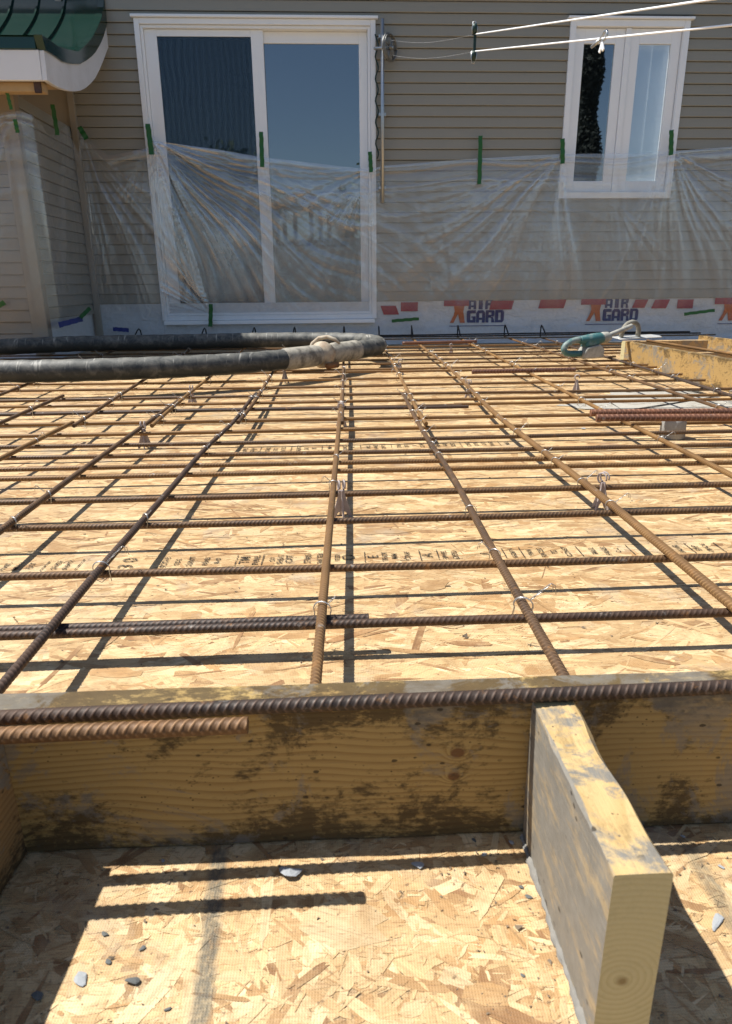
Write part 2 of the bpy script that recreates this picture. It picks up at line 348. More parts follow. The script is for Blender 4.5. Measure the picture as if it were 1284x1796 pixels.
MT = {}
def init_mats():
    MT['osb'] = mat_osb()
    fo = lambda x, y: (lambda P: (P.x, P.z))(ony(x, y, .558))
    kx = [(*fo(803, 1325), .007), (*fo(796, 1366), .006), (*fo(425, 1368), .012)]
    pt = [(*fo(750, 1245), .03, .28), (*fo(1225, 1255), .05, .3)]
    MT['board'] = mat_lumber('form_lumber', (0, .02, .30), ((.40, .28, .105), (.24, .145, .048)), .9, .6, .22, 3.3, knots=kx[:2], patches=pt, rings=44, blots=[(*fo(a, b), r*1.1, k*.52) for a, b, r, k in ((475, 1290, .03, .3), (560, 1250, .045, .28), (660, 1248, .04, .26), (870, 1250, .04, .26), (430, 1365, .018, .34), (455, 1330, .02, .25), (530, 1430, .045, .24), (640, 1390, .03, .22), (740, 1425, .045, .26), (830, 1430, .04, .22), (1200, 1405, .035, .3), (120, 1455, .07, .24), (290, 1310, .018, .3), (265, 1335, .02, .2), (1010, 1245, .04, .2))])
    MT['stub'] = mat_lumber('cut_lumber', (0, -.004, -.062), ((.54, .385, .18), (.43, .285, .115)), .35, .95, 0, 9.1, left=.28, rings=46)
    MT['stub_end'] = mat_lumber('sawn_end', (0, -.004, -.062), ((.55, .48, .28), (.42, .345, .17)), .1, .0, 0, 4.0, .25, .1, rings=64, warp=.003)
    MT['stub2'] = mat_lumber('old_lumber', (0, .03, .1), ((.45, .30, .14), (.34, .20, .08)), .5, .6, 0, 5.7)
    MT['stub3'] = mat_lumber('muddy_lumber', (0, .03, .1), ((.30, .20, .09), (.2, .12, .05)), .95, .9, .3, 2.2)
    MT['curb'] = mat_lumber('curb_lumber', (0, .02, .4), ((.40, .265, .10), (.31, .185, .065)), .85, .8, .22, 1.4)
    MT['tan'] = mat_rebar('rusty_rebar', (.185, .09, .023), (.285, .155, .046), (.08, .041, .017), .6)
    MT['brown'] = mat_rebar('brown_rebar', (.118, .055, .016), (.185, .094, .029), (.034, .021, .014), .75)
    MT['shortbar'] = mat_rebar('orange_rebar', (.15, .068, .02), (.24, .12, .038), (.06, .032, .015), .6)
    MT['dark'] = mat_rebar('dark_rebar', (.055, .027, .014), (.088, .044, .021), (.024, .018, .015), .85)
    MT['maroon'] = mat_rebar('maroon_rebar', (.17, .06, .03), (.26, .11, .05), (.07, .035, .025), .6)
    MT['black'] = mat_rebar('black_rebar', (.012, .014, .014), (.02, .022, .022), (.008, .009, .01), .5)
    MT['wire'] = simple('tie_wire', (.48, .47, .45), .38, .75, .2, 200)
    MT['film'] = mat_plastic(); MT['siding'] = mat_siding(); MT['wrap'] = mat_wrap(); MT['hose'] = mat_hose()
    MT['glass'] = mat_glass('door_glass', .17, (.30, .34, .36)); MT['wglass'] = mat_glass('window_glass', .07, (.94, .96, .97)); MT['screen'] = mat_screen()
    MT['white'] = simple('white_vinyl', (.84, .86, .88), .35, 0, .03, 8)
    MT['trim'] = simple('beige_trim', (.30, .26, .20), .5, 0, .06, 8)
    MT['bumptan'] = simple('tan_panel', (.25, .205, .15), .55, 0, .08, 6)
    MT['fascia'] = simple('white_fascia', (.74, .74, .76), .45, 0, .06, 5, dirt=(.5, .48, .46), dirt_amt=.5)
    MT['green'] = simple('green_roof_metal', (.006, .034, .025), .14, .25, .12, 4, spec=.6)
    MT['wood'] = simple('bare_soffit_wood', (.42, .28, .14), .7, 0, .2, 14)
    MT['gtape'] = simple('green_tape', (.008, .10, .016), .5, 0, .12, 60)
    MT['btape'] = simple('blue_tape', (.02, .035, .20), .5, 0, .12, 60)
    MT['ink_blue'] = simple('blue_print', (.006, .012, .11), .5, 0, .25, 60)
    MT['ink_orange'] = simple('orange_print', (.45, .10, .012), .5, 0, .2, 60)
    MT['ink_red'] = simple('red_print', (.30, .018, .04), .5, 0, .25, 40)
    MT['ink_black'] = None
    MT['galv'] = simple('galvanised_steel', (.45, .47, .48), .4, .85, .15, 60)
    MT['reel'] = simple('weathered_pulley_steel', (.20, .20, .19), .5, .6, .3, 60)
    MT['pulley'] = simple('dark_green_metal', (.012, .035, .028), .4, .2, .2, 60)
    MT['rope'] = simple('white_rope', (.85, .85, .85), .5, 0, .04, 300)
    MT['chair'] = simple('grey_plastic', (.33, .27, .25), .5, 0, .08, 60, dirt=(.45, .42, .38))
    MT['concrete'] = simple('grey_concrete', (.30, .29, .27), .9, 0, .25, 60, .6)
    MT['mortar'] = simple('light_mortar', (.46, .45, .43), .95, 0, .25, 70, .8)
    MT['crust'] = simple('old_mortar', (.20, .19, .17), .95, 0, .35, 90, .8)
    MT['chip'] = simple('concrete_chip', (.31, .325, .335), .9, 0, .25, 120, .6)
    MT['chipd'] = simple('dark_chip', (.11, .115, .11), .9, 0, .3, 120, .5)
    MT['grit'] = simple('grit', (.16, .12, .08), .9, 0, .8, 160)
    MT['teal'] = simple('teal_tool_plastic', (.035, .125, .128), .6, 0, .2, 40, dirt=(.36, .36, .32), dirt_amt=.6)
    MT['toolgrey'] = simple('dusty_grey_plastic', (.28, .27, .23), .75, 0, .2, 50, dirt=(.48, .46, .40), dirt_amt=.7)
    MT['mag'] = simple('dull_trowel_metal', (.62, .62, .60), .5, .5, .12, 30, dirt=(.55, .53, .48))
    MT['grip'] = simple('mortar_caked_grip', (.17, .155, .12), .8, 0, .25, 40, dirt=(.36, .34, .28), dirt_amt=.6)
    MT['clamp'] = simple('cement_crusted_steel', (.42, .36, .27), .8, .1, .3, 50, .5, dirt=(.22, .11, .05))
    MT['sleeve'] = simple('cement_crusted_rubber', (.34, .31, .25), .85, 0, .35, 45, .5, dirt=(.09, .08, .065), dirt_amt=.8)
    MT['room'] = simple('dark_room', (.13, .13, .13), .9, 0, .1, 3)
    MT['blind'] = simple('white_blind', (.86, .88, .90), .5, 0, .04, 20)
    MT['lawn'] = simple('grass_ground', (.055, .06, .055), .95, 0, .4, 3, .4, dirt=(.085, .08, .072))
    MT['leaf'] = simple('tree_leaves', (.24, .30, .15), .6, 0, .4, 1.5)
    MT['cedar'] = simple('cedar_leaves', (.035, .04, .03), .8, 0, .35, 1.5)
    MT['bark'] = simple('bark', (.09, .065, .045), .9, 0, .3, 12, .5)
    MT['gazebo'] = simple('dark_stained_wood', (.05, .035, .025), .6, 0, .2, 8)
    t = NT('stamp_ink'); v = t.coord('Object'); n = t.noise(v, 200, 4, .7)
    tr = t.n('BsdfTransparent'); m = t.n('MixShader', Fac=t.ramp(n, (.40, 0), (.56, .85))); t.set(m.inputs[1], tr); t.set(m.inputs[2], t.b)
    t.P(Base_Color=(.035, .028, .02), Roughness=.7); t.t.links.new(m.outputs[0], t.o.inputs[0]); MT['ink_black'] = t.m
    t = NT('cement_film'); v = t.coord('Object'); n = t.noise(v, 9, 10, .75, .5)
    tr = t.n('BsdfTransparent'); m = t.n('MixShader', Fac=t.ramp(n, (.34, 0), (.50, .88))); t.set(m.inputs[1], tr); t.set(m.inputs[2], t.b)
    t.P(Base_Color=t.mix(t.noise(v, 60, 5), (.33, .305, .255), (.47, .445, .385)), Roughness=.95); t.t.links.new(m.outputs[0], t.o.inputs[0]); MT['spill'] = t.m
init_mats()

# ------------------------------------------------------------------ ground and strand-board deck
def lawn():
    n = 40; xs = np.linspace(-60, 60, n); ys = np.concatenate([np.linspace(-70, -4, n), np.linspace(-3, 30, 8)])
    V = []; m = len(xs)
    for y in ys:
        for x in xs:
            z = -1.0 + max(0, min(1, (-y-7)/32))**1.3*4.6 + .15*math.sin(x*.4+y*.3)*(1 if y < -6 else .2)
            V.append((x, y, z))
    F = [(j*m+i, j*m+i+1, (j+1)*m+i+1, (j+1)*m+i) for j in range(len(ys)-1) for i in range(m-1)]
    tag(link('ground', np_mesh('ground', V, F), MT['lawn']), kind='structure')
lawn()

PAL = np.array([(.60, .435, .235), (.55, .385, .195), (.48, .315, .15), (.37, .215, .09), (.55, .38, .185), (.24, .125, .052), (.63, .475, .27)])
PW = np.array([.20, .22, .20, .16, .13, .045, .075])
def flakes(x0, x1, y0, y1, L, W, n, spread, zb, zs, only=None):
    cx_ = rng.uniform(x0, x1, n); cy_ = rng.uniform(y0, y1, n)
    ln = L*np.exp(rng.normal(0, .45, n)); wd_ = W*np.exp(rng.normal(0, .5, n))
    a = np.where(rng.random(n) < .8, rng.normal(0, spread, n), rng.uniform(-1.6, 1.6, n))
    prof = np.array([(-.47, -.45), (-.16, -.54), (.16, -.54), (.47, -.45), (.55, -.15), (.5, .1), (.47, .47), (.16, .55), (-.16, .55), (-.47, .47), (-.52, .15), (-.56, -.1)])
    P = prof[None] + rng.normal(0, 1, (n, 12, 2))*np.array([.085, .10]); lx = P[..., 0]*ln[:, None]; ly = P[..., 1]*wd_[:, None]
    skew = rng.normal(0, .5, n)[:, None]; lx2 = lx + ly*skew
    ca, sa = np.cos(a)[:, None], np.sin(a)[:, None]
    X = cx_[:, None] + lx2*ca - ly*sa; Y = cy_[:, None] + lx2*sa + ly*ca
    Z = zb + rng.uniform(0, zs, n)[:, None] + lx2*rng.normal(0, .002, n)[:, None]
    V = np.stack([X, Y, Z], -1).reshape(-1, 3)
    ci = rng.choice(len(PAL), n, p=PW/PW.sum()) if only is None else np.full(n, only); c = PAL[ci]*np.exp(rng.normal(0, .09, n))[:, None]
    C = np.repeat(np.c_[c, np.ones(n)], 12, 0)
    G = np.stack([lx + rng.uniform(0, 9, n)[:, None], ly + rng.uniform(0, 3, n)[:, None], np.repeat(rng.uniform(0, 50, n)[:, None], 12, 1)], -1).reshape(-1, 3)
    return V, C, G
def deck():
    X0, X1, Y0, Y1 = -6, 6, -.6, 6.62
    slab = MB().box(X0, X1, Y0, Y1, -.03, -.0013)
    parts = [flakes(-.75, .75, .22, .95, .050, .012, 7000, .7, -.001, .0006), flakes(-.75, .75, .22, .62, .026, .0055, 3800, .7, -.0008, .0008), flakes(-.75, .75, .22, .62, .011, .0016, 2500, .9, -.0004, .0006),
             flakes(-.75, .75, .22, .62, .055, .005, 70, 1.0, -.0002, .0006, 5), flakes(-.75, .75, .22, .62, .04, .010, 60, 1.0, -.0002, .0006, 3), flakes(-.75, .75, .22, .62, .04, .012, 90, 1.0, -.0003, .0006, 6), flakes(-1.5, 1.7, .62, 2.3, .07, .006, 260, .35, -.0002, .0006, 5), flakes(-1.5, 1.7, .62, 2.3, .06, .010, 420, .35, -.0002, .0006, 3),
             flakes(-1.7, 1.9, .60, 2.3, .085, .016, 17000, .3, -.001, .0007), flakes(-1.5, 1.7, .60, 1.9, .036, .0045, 8000, .4, -.0008, .0008),
             flakes(-4.2, 4.2, 2.2, 6.6, .13, .02, 30000, .22, -.001, .0009),
             flakes(-2.6, -.7, .2, .95, .05, .012, 8000, .7, -.001, .0008), flakes(.7, 2.6, .2, .95, .05, .012, 8000, .7, -.001, .0008), flakes(-5, 5, -.6, .3, .13, .03, 5000, .6, -.001, .0009)]
    V = np.concatenate([p[0] for p in parts]); C = np.concatenate([p[1] for p in parts]); G = np.concatenate([p[2] for p in parts])
    V[:, 1] = np.clip(V[:, 1], Y0, Y1)
    n = len(V)//12
    sv = np.array(slab.v); V = np.concatenate([V, sv]); C = np.concatenate([C, np.tile((.5, .34, .18, 1), (8, 1))]); G = np.concatenate([G, sv])
    me = bpy.data.meshes.new('deck_floor')
    F = np.arange(n*12).reshape(n, 12)
    me.vertices.add(len(V)); me.vertices.foreach_set('co', V.astype(np.float32).ravel())
    lv = np.concatenate([F.ravel(), np.array(slab.f).ravel()+n*12]).astype(np.int32)
    ls = np.concatenate([np.arange(n)*12, n*12+np.arange(6)*4]).astype(np.int32)
    me.loops.add(len(lv)); me.loops.foreach_set('vertex_index', lv)
    me.polygons.add(n+6); me.polygons.foreach_set('loop_start', ls)
    try: me.polygons.foreach_set('loop_total', np.concatenate([np.full(n, 12), np.full(6, 4)]).astype(np.int32))
    except Exception: pass
    me.update(calc_edges=True)
    a = me.attributes.new('col', 'FLOAT_COLOR', 'POINT'); a.data.foreach_set('color', C.astype(np.float32).ravel())
    a = me.attributes.new('gr', 'FLOAT_VECTOR', 'POINT'); a.data.foreach_set('vector', G.astype(np.float32).ravel())
    d = link('deck_floor', me, MT['osb']); tag(d, kind='structure')
    return d
DECK = deck()

# ------------------------------------------------------------------ lettering helper
def text_mesh(s, size, bold=0.0, depth=.0006, width=1.0):
    cu = bpy.data.curves.new('lettering', 'FONT'); cu.body = s; cu.size = size; cu.offset = bold; cu.extrude = depth; cu.align_x = 'CENTER'; cu.align_y = 'CENTER'
    cu.resolution_u = 4
    o = bpy.data.objects.new('lettering', cu); COL.objects.link(o)
    dg = bpy.context.evaluated_depsgraph_get(); me = bpy.data.meshes.new_from_object(o.evaluated_get(dg))
    COL.objects.unlink(o); bpy.data.objects.remove(o)
    V = [(v.co.x*width, v.co.y, v.co.z) for v in me.vertices]; F = [tuple(p.vertices) for p in me.polygons]
    bpy.data.meshes.remove(me); return V, F

def stamps(y_px, x0, x1, toks, half, rowsize, faint):
    "a row of printed mill stamps, each line reading away from the viewer"
    mb = MB(); z = .0016
    for (px, s, k) in toks:
        c = onz(px, y_px + (x0-px)*.027, 0)
        if s == '|': mb.box(c.x-.0012, c.x+.0012, c.y-half, c.y+half, z, z+.0004); continue
        V, F = text_mesh(s, rowsize*k, .0003, .0002)
        mb.add([(c.x - v[1], c.y + v[0], z+v[2]) for v in V], F)
    return mb.build('printed_stamp', MT['ink_black'], DECK)
T1 = [(10, 'PANEL', 1), (32, 'MILL 2', 1), (55, 'EXT', 1.2), (80, '|', 1), (100, 'GRADE', 1), (120, 'SHEATH', .9), (140, '|', 1), (226, '3 0', 3), (290, 'SCOPE', 1.2), (312, 'CO-2', 1), (335, 'CONST', 1.1), (362, 'PANEL', 1), (382, 'R-40', 1), (415, '|', 1), (430, 'TM', 2), (450, 'PANEL', 1.2), (461, '|', 1), (478, 'CO', 1), (492, 'SHEAT', 1.2), (508, 'CAT', 1.4), (540, 'SPAN', 1.4), (562, 'RATED', 1.2), (592, 'SIZED', 1), (612, 'O', 2.6), (640, '|', 1), (655, 'E', 2.2), (675, 'THICK', 1.1), (692, 'MM', 1.2), (715, 'CONF', 1.1), (737, '|', 1), (750, 'A', 2.2), (768, '|', 1), (780, 'PANEL', 1.1), (798, 'EXPO', 1.2), (850, 'II', 1.6), (884, '|', 1), (900, 'SHEATH', 1), (915, '|', 1), (930, 'SPAN', 1), (950, 'RATED', 1.1), (972, 'PS', 1.3), (994, 'CONST', 1.1), (1016, '|', 1), (1040, 'MILL', 1.2), (1062, 'PANEL', 1.1), (1083, 'O-2', 1), (1105, '|', 1), (1190, 'PANEL', 1.1), (1210, '|', 1), (1222, 'EXP', 1.2), (1240, 'GRADE', 1), (1262, '|', 1)]
stamps(995, 0, 1284, T1, .028, .0145, 0)
T2 = [(430+i*13.5, w, 1.25) for i, w in enumerate(['PANEL', 'SPAN', '|', 'CONST', 'EXT', 'RATED', '|', 'SHEATH', 'CAT', 'PS', '|', 'MM', 'CO-2', 'EXPO', 'A', '|', 'MILL', 'PANEL', 'GRADE', '|', 'SPAN', 'EXT', 'II', 'CONF', '|', 'PANEL', 'R-40', 'SIZED', '|', 'CONST', 'EXPO', 'CAT', 'PANEL', '|', 'MILL'])]
stamps(791, 400, 900, T2, .035, .017, 0)

# ------------------------------------------------------------------ rebar
def smooth_path(pts, y0, y1, z, n, axis=1, sag=0.0):
    pts = sorted(pts, key=lambda p: p[axis]); a = np.array([(p[axis], p[1-axis]) for p in pts])
    t = np.linspace(y0, y1, n)
    v = np.interp(t, a[:, 0], a[:, 1])
    lo, hi = t < a[0, 0], t > a[-1, 0]
    if len(a) > 1:
        k = np.polyfit(a[:, 0], a[:, 1], 1)[0]
        v[lo] = a[0, 1] + k*(t[lo]-a[0, 0]); v[hi] = a[-1, 1] + k*(t[hi]-a[-1, 0])
    w = max(3, n//6); ker = np.ones(w)/w
    vp = np.concatenate([np.full(w, v[0]) - np.linspace(w, 1, w)*(v[1]-v[0]), v, np.full(w, v[-1]) + np.linspace(1, w, w)*(v[-1]-v[-2])])
    v = np.convolve(vp, ker, 'same')[w:-w]
    zz = z + sag*np.sin(np.linspace(0, 9, n))
    return np.stack([v, t, zz] if axis == 1 else [t, v, zz], -1)
def rebar_mesh(path, r=.0075, pitch=.0085, rib=.0008, step=None, seg=14, slant=-.8, rot=1.15):
    path = np.asarray(path, float); d = np.r_[0, np.cumsum(np.linalg.norm(np.diff(path, axis=0), axis=1))]
    step = step or pitch/6; n = max(4, int(d[-1]/step)); s = np.linspace(0, d[-1], n)
    P = np.stack([np.interp(s, d, path[:, k]) for k in range(3)], -1)
    T = np.gradient(P, axis=0); T /= np.linalg.norm(T, axis=1)[:, None]
    upv = np.array([0, 0, 1.0]); A = np.cross(T, upv); A /= np.linalg.norm(A, axis=1)[:, None]; B = np.cross(A, T)
    th = np.arange(seg)*2*np.pi/seg; tw = s[:, None]*.8
    th2 = th[None] + 0*tw
    phs = rnd.random(); side = np.where(np.sin(th2) > 0, 1.0, -1.0)
    th2 = th2 + rot; local = np.mod(th2, np.pi)/np.pi - .5
    wv = np.cos(2*np.pi*(s[:, None]/pitch + side*local*slant*2 + phs + (side < 0)*.5))
    pulse = np.clip((wv-.55)/.32, 0, 1)*np.clip(np.abs(np.sin(th2))*2.2-.25, 0, 1)
    lon = np.clip(1-np.abs(np.abs(np.cos(th2))-1)*18, 0, 1)
    rr = r + rib*np.maximum(pulse, lon*.7) if rib else np.full((n, seg), r)
    global CREST; CREST = np.r_[(pulse if rib else np.zeros((n, seg))).ravel(), 0, 0]
    th2 = th2 - rot
    V = P[:, None, :] + A[:, None, :]*(rr*np.cos(th2))[..., None] + B[:, None, :]*(rr*np.sin(th2))[..., None]
    V = V.reshape(-1, 3); i = np.arange(n-1)[:, None]*seg; k = np.arange(seg)[None]; k2 = (k+1) % seg
    F = np.stack([i+k, i+k2, i+seg+k2, i+seg+k], -1).reshape(-1, 4)
    c0 = len(V); V = np.concatenate([V, P[:1], P[-1:]])
    kk = np.arange(seg); cap = np.concatenate([np.stack([kk*0+c0, (kk+1) % seg, kk, kk*0+c0], -1)[:, :4], np.stack([kk*0+c0+1, (n-1)*seg+kk, (n-1)*seg+(kk+1) % seg, kk*0+c0+1], -1)])
    return V, F, cap[:, :3]
def rebar(path, mat, label, group, near=True, r=.0075, name='rebar', hook=None, **kw):
    path = np.asarray(path, float); org = path[0].copy()
    V, F, cap = rebar_mesh(path-org, r=r, **kw)
    me = bpy.data.meshes.new(name)
    nv, nf, nc = len(V), len(F), len(cap)
    me.vertices.add(nv); me.vertices.foreach_set('co', V.astype(np.float32).ravel())
    lv = np.concatenate([F.ravel(), cap.ravel()]).astype(np.int32)
    me.loops.add(len(lv)); me.loops.foreach_set('vertex_index', lv)
    me.polygons.add(nf+nc); me.polygons.foreach_set('loop_start', np.concatenate([np.arange(nf)*4, nf*4+np.arange(nc)*3]).astype(np.int32))
    try: me.polygons.foreach_set('loop_total', np.concatenate([np.full(nf, 4), np.full(nc, 3)]).astype(np.int32))
    except Exception: pass
    me.polygons.foreach_set('use_smooth', np.r_[np.full(nf, True), np.full(nc, False)])
    me.update(calc_edges=True)
    at = me.attributes.new('crest', 'FLOAT', 'POINT'); at.data.foreach_set('value', CREST.astype(np.float32))
    o = link(name, me, MT[mat], None, tuple(org)); tag(o, label, 'rebar', group)
    if hook is not None:
        mb = MB().tube([Vector(p)-Vector(org) for p in hook], r*.9, 8); mb.build('end_hook', MT['black'], o)
    return o
ZL, ZT = .0695, .0535
WY = 6.42   # last point of the long bars, just short of the wall
def dk(pts, z=ZL): return [tuple(onz(x, y, z))[:2] for x, y in pts]
NEARY = .612
LONG = {}   # name -> path for finding crossings
def long_bar(key, pts, y0, y1, mat, label, sag=.0006, r=.0068, hook=True, dz=0, xoff=0, **kw):
    P = dk(pts); n = 60
    path = smooth_path(P, y0, y1, ZL+dz, n, 1, sag); path[:, 0] += xoff
    h = None
    if hook and y1 > 6:
        x = path[-1, 0]; h = [(x, y1-.02, ZL), (x, y1+.03, ZL), (x+.004, y1+.06, ZL+.012), (x+.006, y1+.07, ZL+.05), (x+.004, y1+.06, ZL+.09), (x, y1+.03, ZL+.105), (x-.01, y1-.25, ZL+.05-.0)]
        h = h[:6] + [(x-.002, y1-.01, ZL+.095), (x-.006, y1-.16, ZL+.03)]
    LONG[key] = (path, label)
    return rebar(path, mat, label, 'rebar running from the front board to the house', r=r, hook=h, **kw)
far = dict(step=.0042, seg=10)
mid = dict(step=.0021, seg=12)
nr = dict(step=.0014, seg=16)
YS = {k: onz(*v, ZL).y for k, v in dict(L1=(447, 690), C=(597, 690), R1=(709, 690), L2=(312, 703), L3=(137, 741), L4=(110, 694)).items()}
long_bar('L1', [(0, 1210), (179, 993), (276, 885.5), (358, 787), (408.5, 744), (433.6, 708)], NEARY, YS['L1'], 'dark', 'dark brown rebar, first one left of centre, running from the front board', **nr)
long_bar('L1b', [(417, 742), (437, 720), (477, 655)], 2.46, WY, 'brown', 'rusty rebar lapped beside the first bar left of centre, running under the hose', **mid)
long_bar('C', [(555, 1190), (573, 985), (590, 800)], NEARY, YS['C'], 'tan', 'tan rusty rebar down the middle of the deck, near length', **nr)
long_bar('Cb', [(600, 745), (602.5, 641)], 2.42, WY, 'brown', 'rusty rebar lapped onto the middle bar, its far length passing beneath the hose', **mid)
long_bar('R1', [(985, 1180), (860, 959), (823, 887), (783, 815.6), (758, 783), (729, 735), (707, 690)], NEARY, YS['R1'], 'brown', 'rusty rebar, first one right of centre, its near end behind the front board', **nr)
long_bar('R1b', [(749, 746), (731.6, 720), (713, 681.5), (691, 639), (676, 614.7)], 2.38, WY, 'tan', 'tan rebar lapped onto the first bar right of centre, running past the hose loop', **mid)
long_bar('R2', [(1284, 1062), (1211, 998), (1075, 887), (982, 812), (924, 772.6), (860, 720), (820.7, 675), (782, 639), (741.8, 609.6)], NEARY, WY, 'tan', 'bright orange tan rebar, second one right of centre, in one length to the house', r=.008, **nr)
long_bar('R3', [(1284, 835), (1200, 790), (1110, 747), (1052.6, 718), (981.7, 681.5), (921, 650), (878.5, 629), (840, 610.6)], NEARY, WY, 'tan', 'tan rebar, third one right of centre, passing under the maroon bar pair', **mid)
long_bar('R4', [(1284, 722), (1186, 690), (1121.7, 669), (1040, 640.7), (981.7, 622.8)], NEARY, WY, 'brown', 'brown rebar running to the house just under the teal power tool', **mid)
long_bar('R5', [(1284, 694), (1211, 671), (1135, 646), (1059, 625.5)], NEARY, 6.3, 'dark', 'dark rebar running alongside the curb form board on the right', **mid)
long_bar('L2', [(0, 932), (86, 866), (251, 747.5), (282, 725)], NEARY, YS['L2'], 'brown', 'brown ribbed rebar, second one left of centre, ending in a lap', **mid)
long_bar('L2b', [(262, 750), (308, 709), (367, 662)], 2.42, WY, 'tan', 'tan rebar lapped beside the second bar left of centre, running under the hose', **mid)
long_bar('L3', [(0, 805), (115, 747.5), (132, 739)], NEARY, YS['L3'], 'tan', 'tan rebar, third one left of centre, short near length entering from the left', **mid)
long_bar('L3b', [(128, 747), (186, 708), (251, 667)], 2.44, WY, 'brown', 'brown rebar lapped to the third bar left of centre, running under the hose', **mid)
long_bar('L4', [(0, 742), (107, 695.5)], NEARY, YS['L4'], 'brown', 'brown rebar, fourth one left of centre, its end stopping short of the hose', **mid)
long_bar('L5', [(0, 691.6), (48.6, 673)], NEARY, WY, 'brown', 'brown rebar furthest left, dipping under the hose near the left edge', **mid)
TY = [0.925, 1.145, 1.405, 1.60, 1.813, 1.905, 2.045, 2.215, 2.39, 2.585, 2.82, 3.0, 3.18, 3.48, 3.73, 4.06, 4.18, 4.46, 4.70, 4.96, 5.12, 5.36, 5.70, 5.92, 6.18, 6.4]
TM = ['dark', 'brown', 'brown', 'brown', 'tan', 'tan', 'brown', 'brown', 'tan', 'tan', 'dark', 'tan', 'brown', 'tan', 'tan', 'tan', 'tan', 'tan', 'brown', 'tan', 'brown', 'brown', 'tan', 'black', 'black', 'black']
ORD = ['frontmost', 'second', 'third', 'fourth', 'fifth', 'sixth', 'seventh', 'eighth', 'ninth', 'tenth', 'eleventh', 'twelfth', 'thirteenth', 'fourteenth', 'fifteenth', 'sixteenth', 'seventeenth', 'eighteenth', 'nineteenth', 'twentieth', 'twenty-first', 'twenty-second', 'twenty-third', 'twenty-fourth', 'twenty-fifth', 'twenty-sixth']
LOOK = dict(dark='dark steel', brown='brown ribbed', tan='tan rusty', black='black steel')
XE = {10: None}
for i, (y, m) in enumerate(zip(TY, TM)):
    x0, x1 = -3.4, 3.4
    if 3.3 < y: x1 = 1.86 if y < 4.95 else 3.2
    if i == 10: x1 = onz(821, 712, ZT).x
    if y > 5.45: x0 = -2.0
    k = (nr if i < 3 else mid if i < 8 else far if i < 17 else dict(step=.02, seg=8, rib=0))
    if i < 3: x0, x1 = -2.0, 2.0
    sl_ = .0214 + rnd.uniform(-.004, .004)*(i > 3)
    path = smooth_path([(x0, y + sl_*x0), (x1, y + sl_*x1)], x0, x1, ZT + (.045 if m == 'black' else 0), 50, 0, .0006)
    path[:, 1] += (.004+.003*(i > 4))*np.sin(np.linspace(0, 6+i % 4, 50) + i) + .002*np.sin(np.linspace(0, 17, 50)+2*i); path[:, 2] += .0015*np.sin(np.linspace(0, 13, 50)+i*1.7)
    if y > 5.9: path[:, 1] = np.minimum(path[:, 1], 6.45)
    rebar(path, m, LOOK[m] + ' cross bar, ' + ('frontmost of all the cross bars' if i == 0 else ORD[i] + ' in line counting back from the front board'), 'cross bars of the rebar mat', r=.0065, **k)
    if i == 10:
        a = onz(821-25, 709, ZT); rebar(smooth_path([(a.x, y+.06), (3.3, y+.14)], a.x, 3.3, ZT, 20, 0), 'tan', 'tan cross bar starting at the lap right of the middle and running right', 'cross bars of the rebar mat', r=.0065, **mid)
        rebar(smooth_path([(-3.2, y+.017-.07), (a.x+.03, y+.035)], -3.2, a.x+.03, ZT, 20, 0), 'brown', 'brown bar laid right beside the eleventh cross bar, ending at its lap', 'cross bars of the rebar mat', r=.0065, **mid)
# doubled length lapped behind the frontmost cross bar
e = onz(647, 1085, ZT)
rebar(smooth_path([(-1.5, TY[0]-.0214*1.5+.0165), (e.x, TY[0]+.0214*e.x+.0165)], -1.5, e.x, ZT, 20, 0), 'dark', 'dark ribbed bar lapped tight behind the frontmost cross bar, ending at mid deck', 'loose and lapped bars', r=.0068, **nr)
# bars lying on the front form
zb = .168
A, B = onz(0, 1258, zb), onz(1284, 1205, zb)
rebar(smooth_path([(A.x-.4, A.y-.02), (A.x, A.y), (B.x, B.y), (B.x+.4, B.y+.02)], A.x-.4, B.x+.5, zb, 20, 0), 'dark', 'long dark ribbed rebar lying across the short lumber stubs along the front board', 'loose and lapped bars', r=.0064, pitch=.0079, rib=.0008, step=.0007, seg=26, slant=-.75, rot=1.13)
A, B = onz(0, 1290, .173), onz(435, 1272, .173)
rebar(smooth_path([(A.x-.4, A.y-.02), (A.x, A.y), (B.x, B.y)], A.x-.4, B.x, .173, 20, 0), 'shortbar', 'short orange rusty rebar with a sawn end, lying in front of the long dark one', 'loose and lapped bars', r=.0068, pitch=.0079, rib=.0010, step=.0008, seg=24, slant=-.75, rot=.6)
# heavy maroon bars on the right
zh = .098
for (p, q, lab, dy) in (((1036, 724), (1284, 722), 'upper of two heavy maroon ribbed bars on the grey concrete spacer', 0), ((1046, 733), (1284, 732), 'nearer of two heavy maroon ribbed bars on the grey concrete spacer', 0)):
    A, B = onz(*p, zh), onz(*q, zh); d = (B-A).normalized()
    rebar([tuple(A), tuple(B + d*.8)], 'maroon', lab, 'loose and lapped bars', r=.0115, pitch=.017, rib=.002, step=.0025, seg=14, slant=.4)
A, B = onz(828, 652, .085), onz(1009, 648, .085)
rebar([tuple(A), tuple(B)], 'maroon', 'short heavy maroon bar lying loose on the mat left of the teal tool', 'loose and lapped bars', r=.0115, pitch=.017, rib=.0022, step=.003, seg=12)
A, B = onz(706, 602, .09), onz(836, 599, .09)
rebar([tuple(A), tuple(B)], 'maroon', 'flat lying reddish brown bar near the house below the blue lettering', 'loose and lapped bars', r=.013, step=.02, seg=10, rib=0)

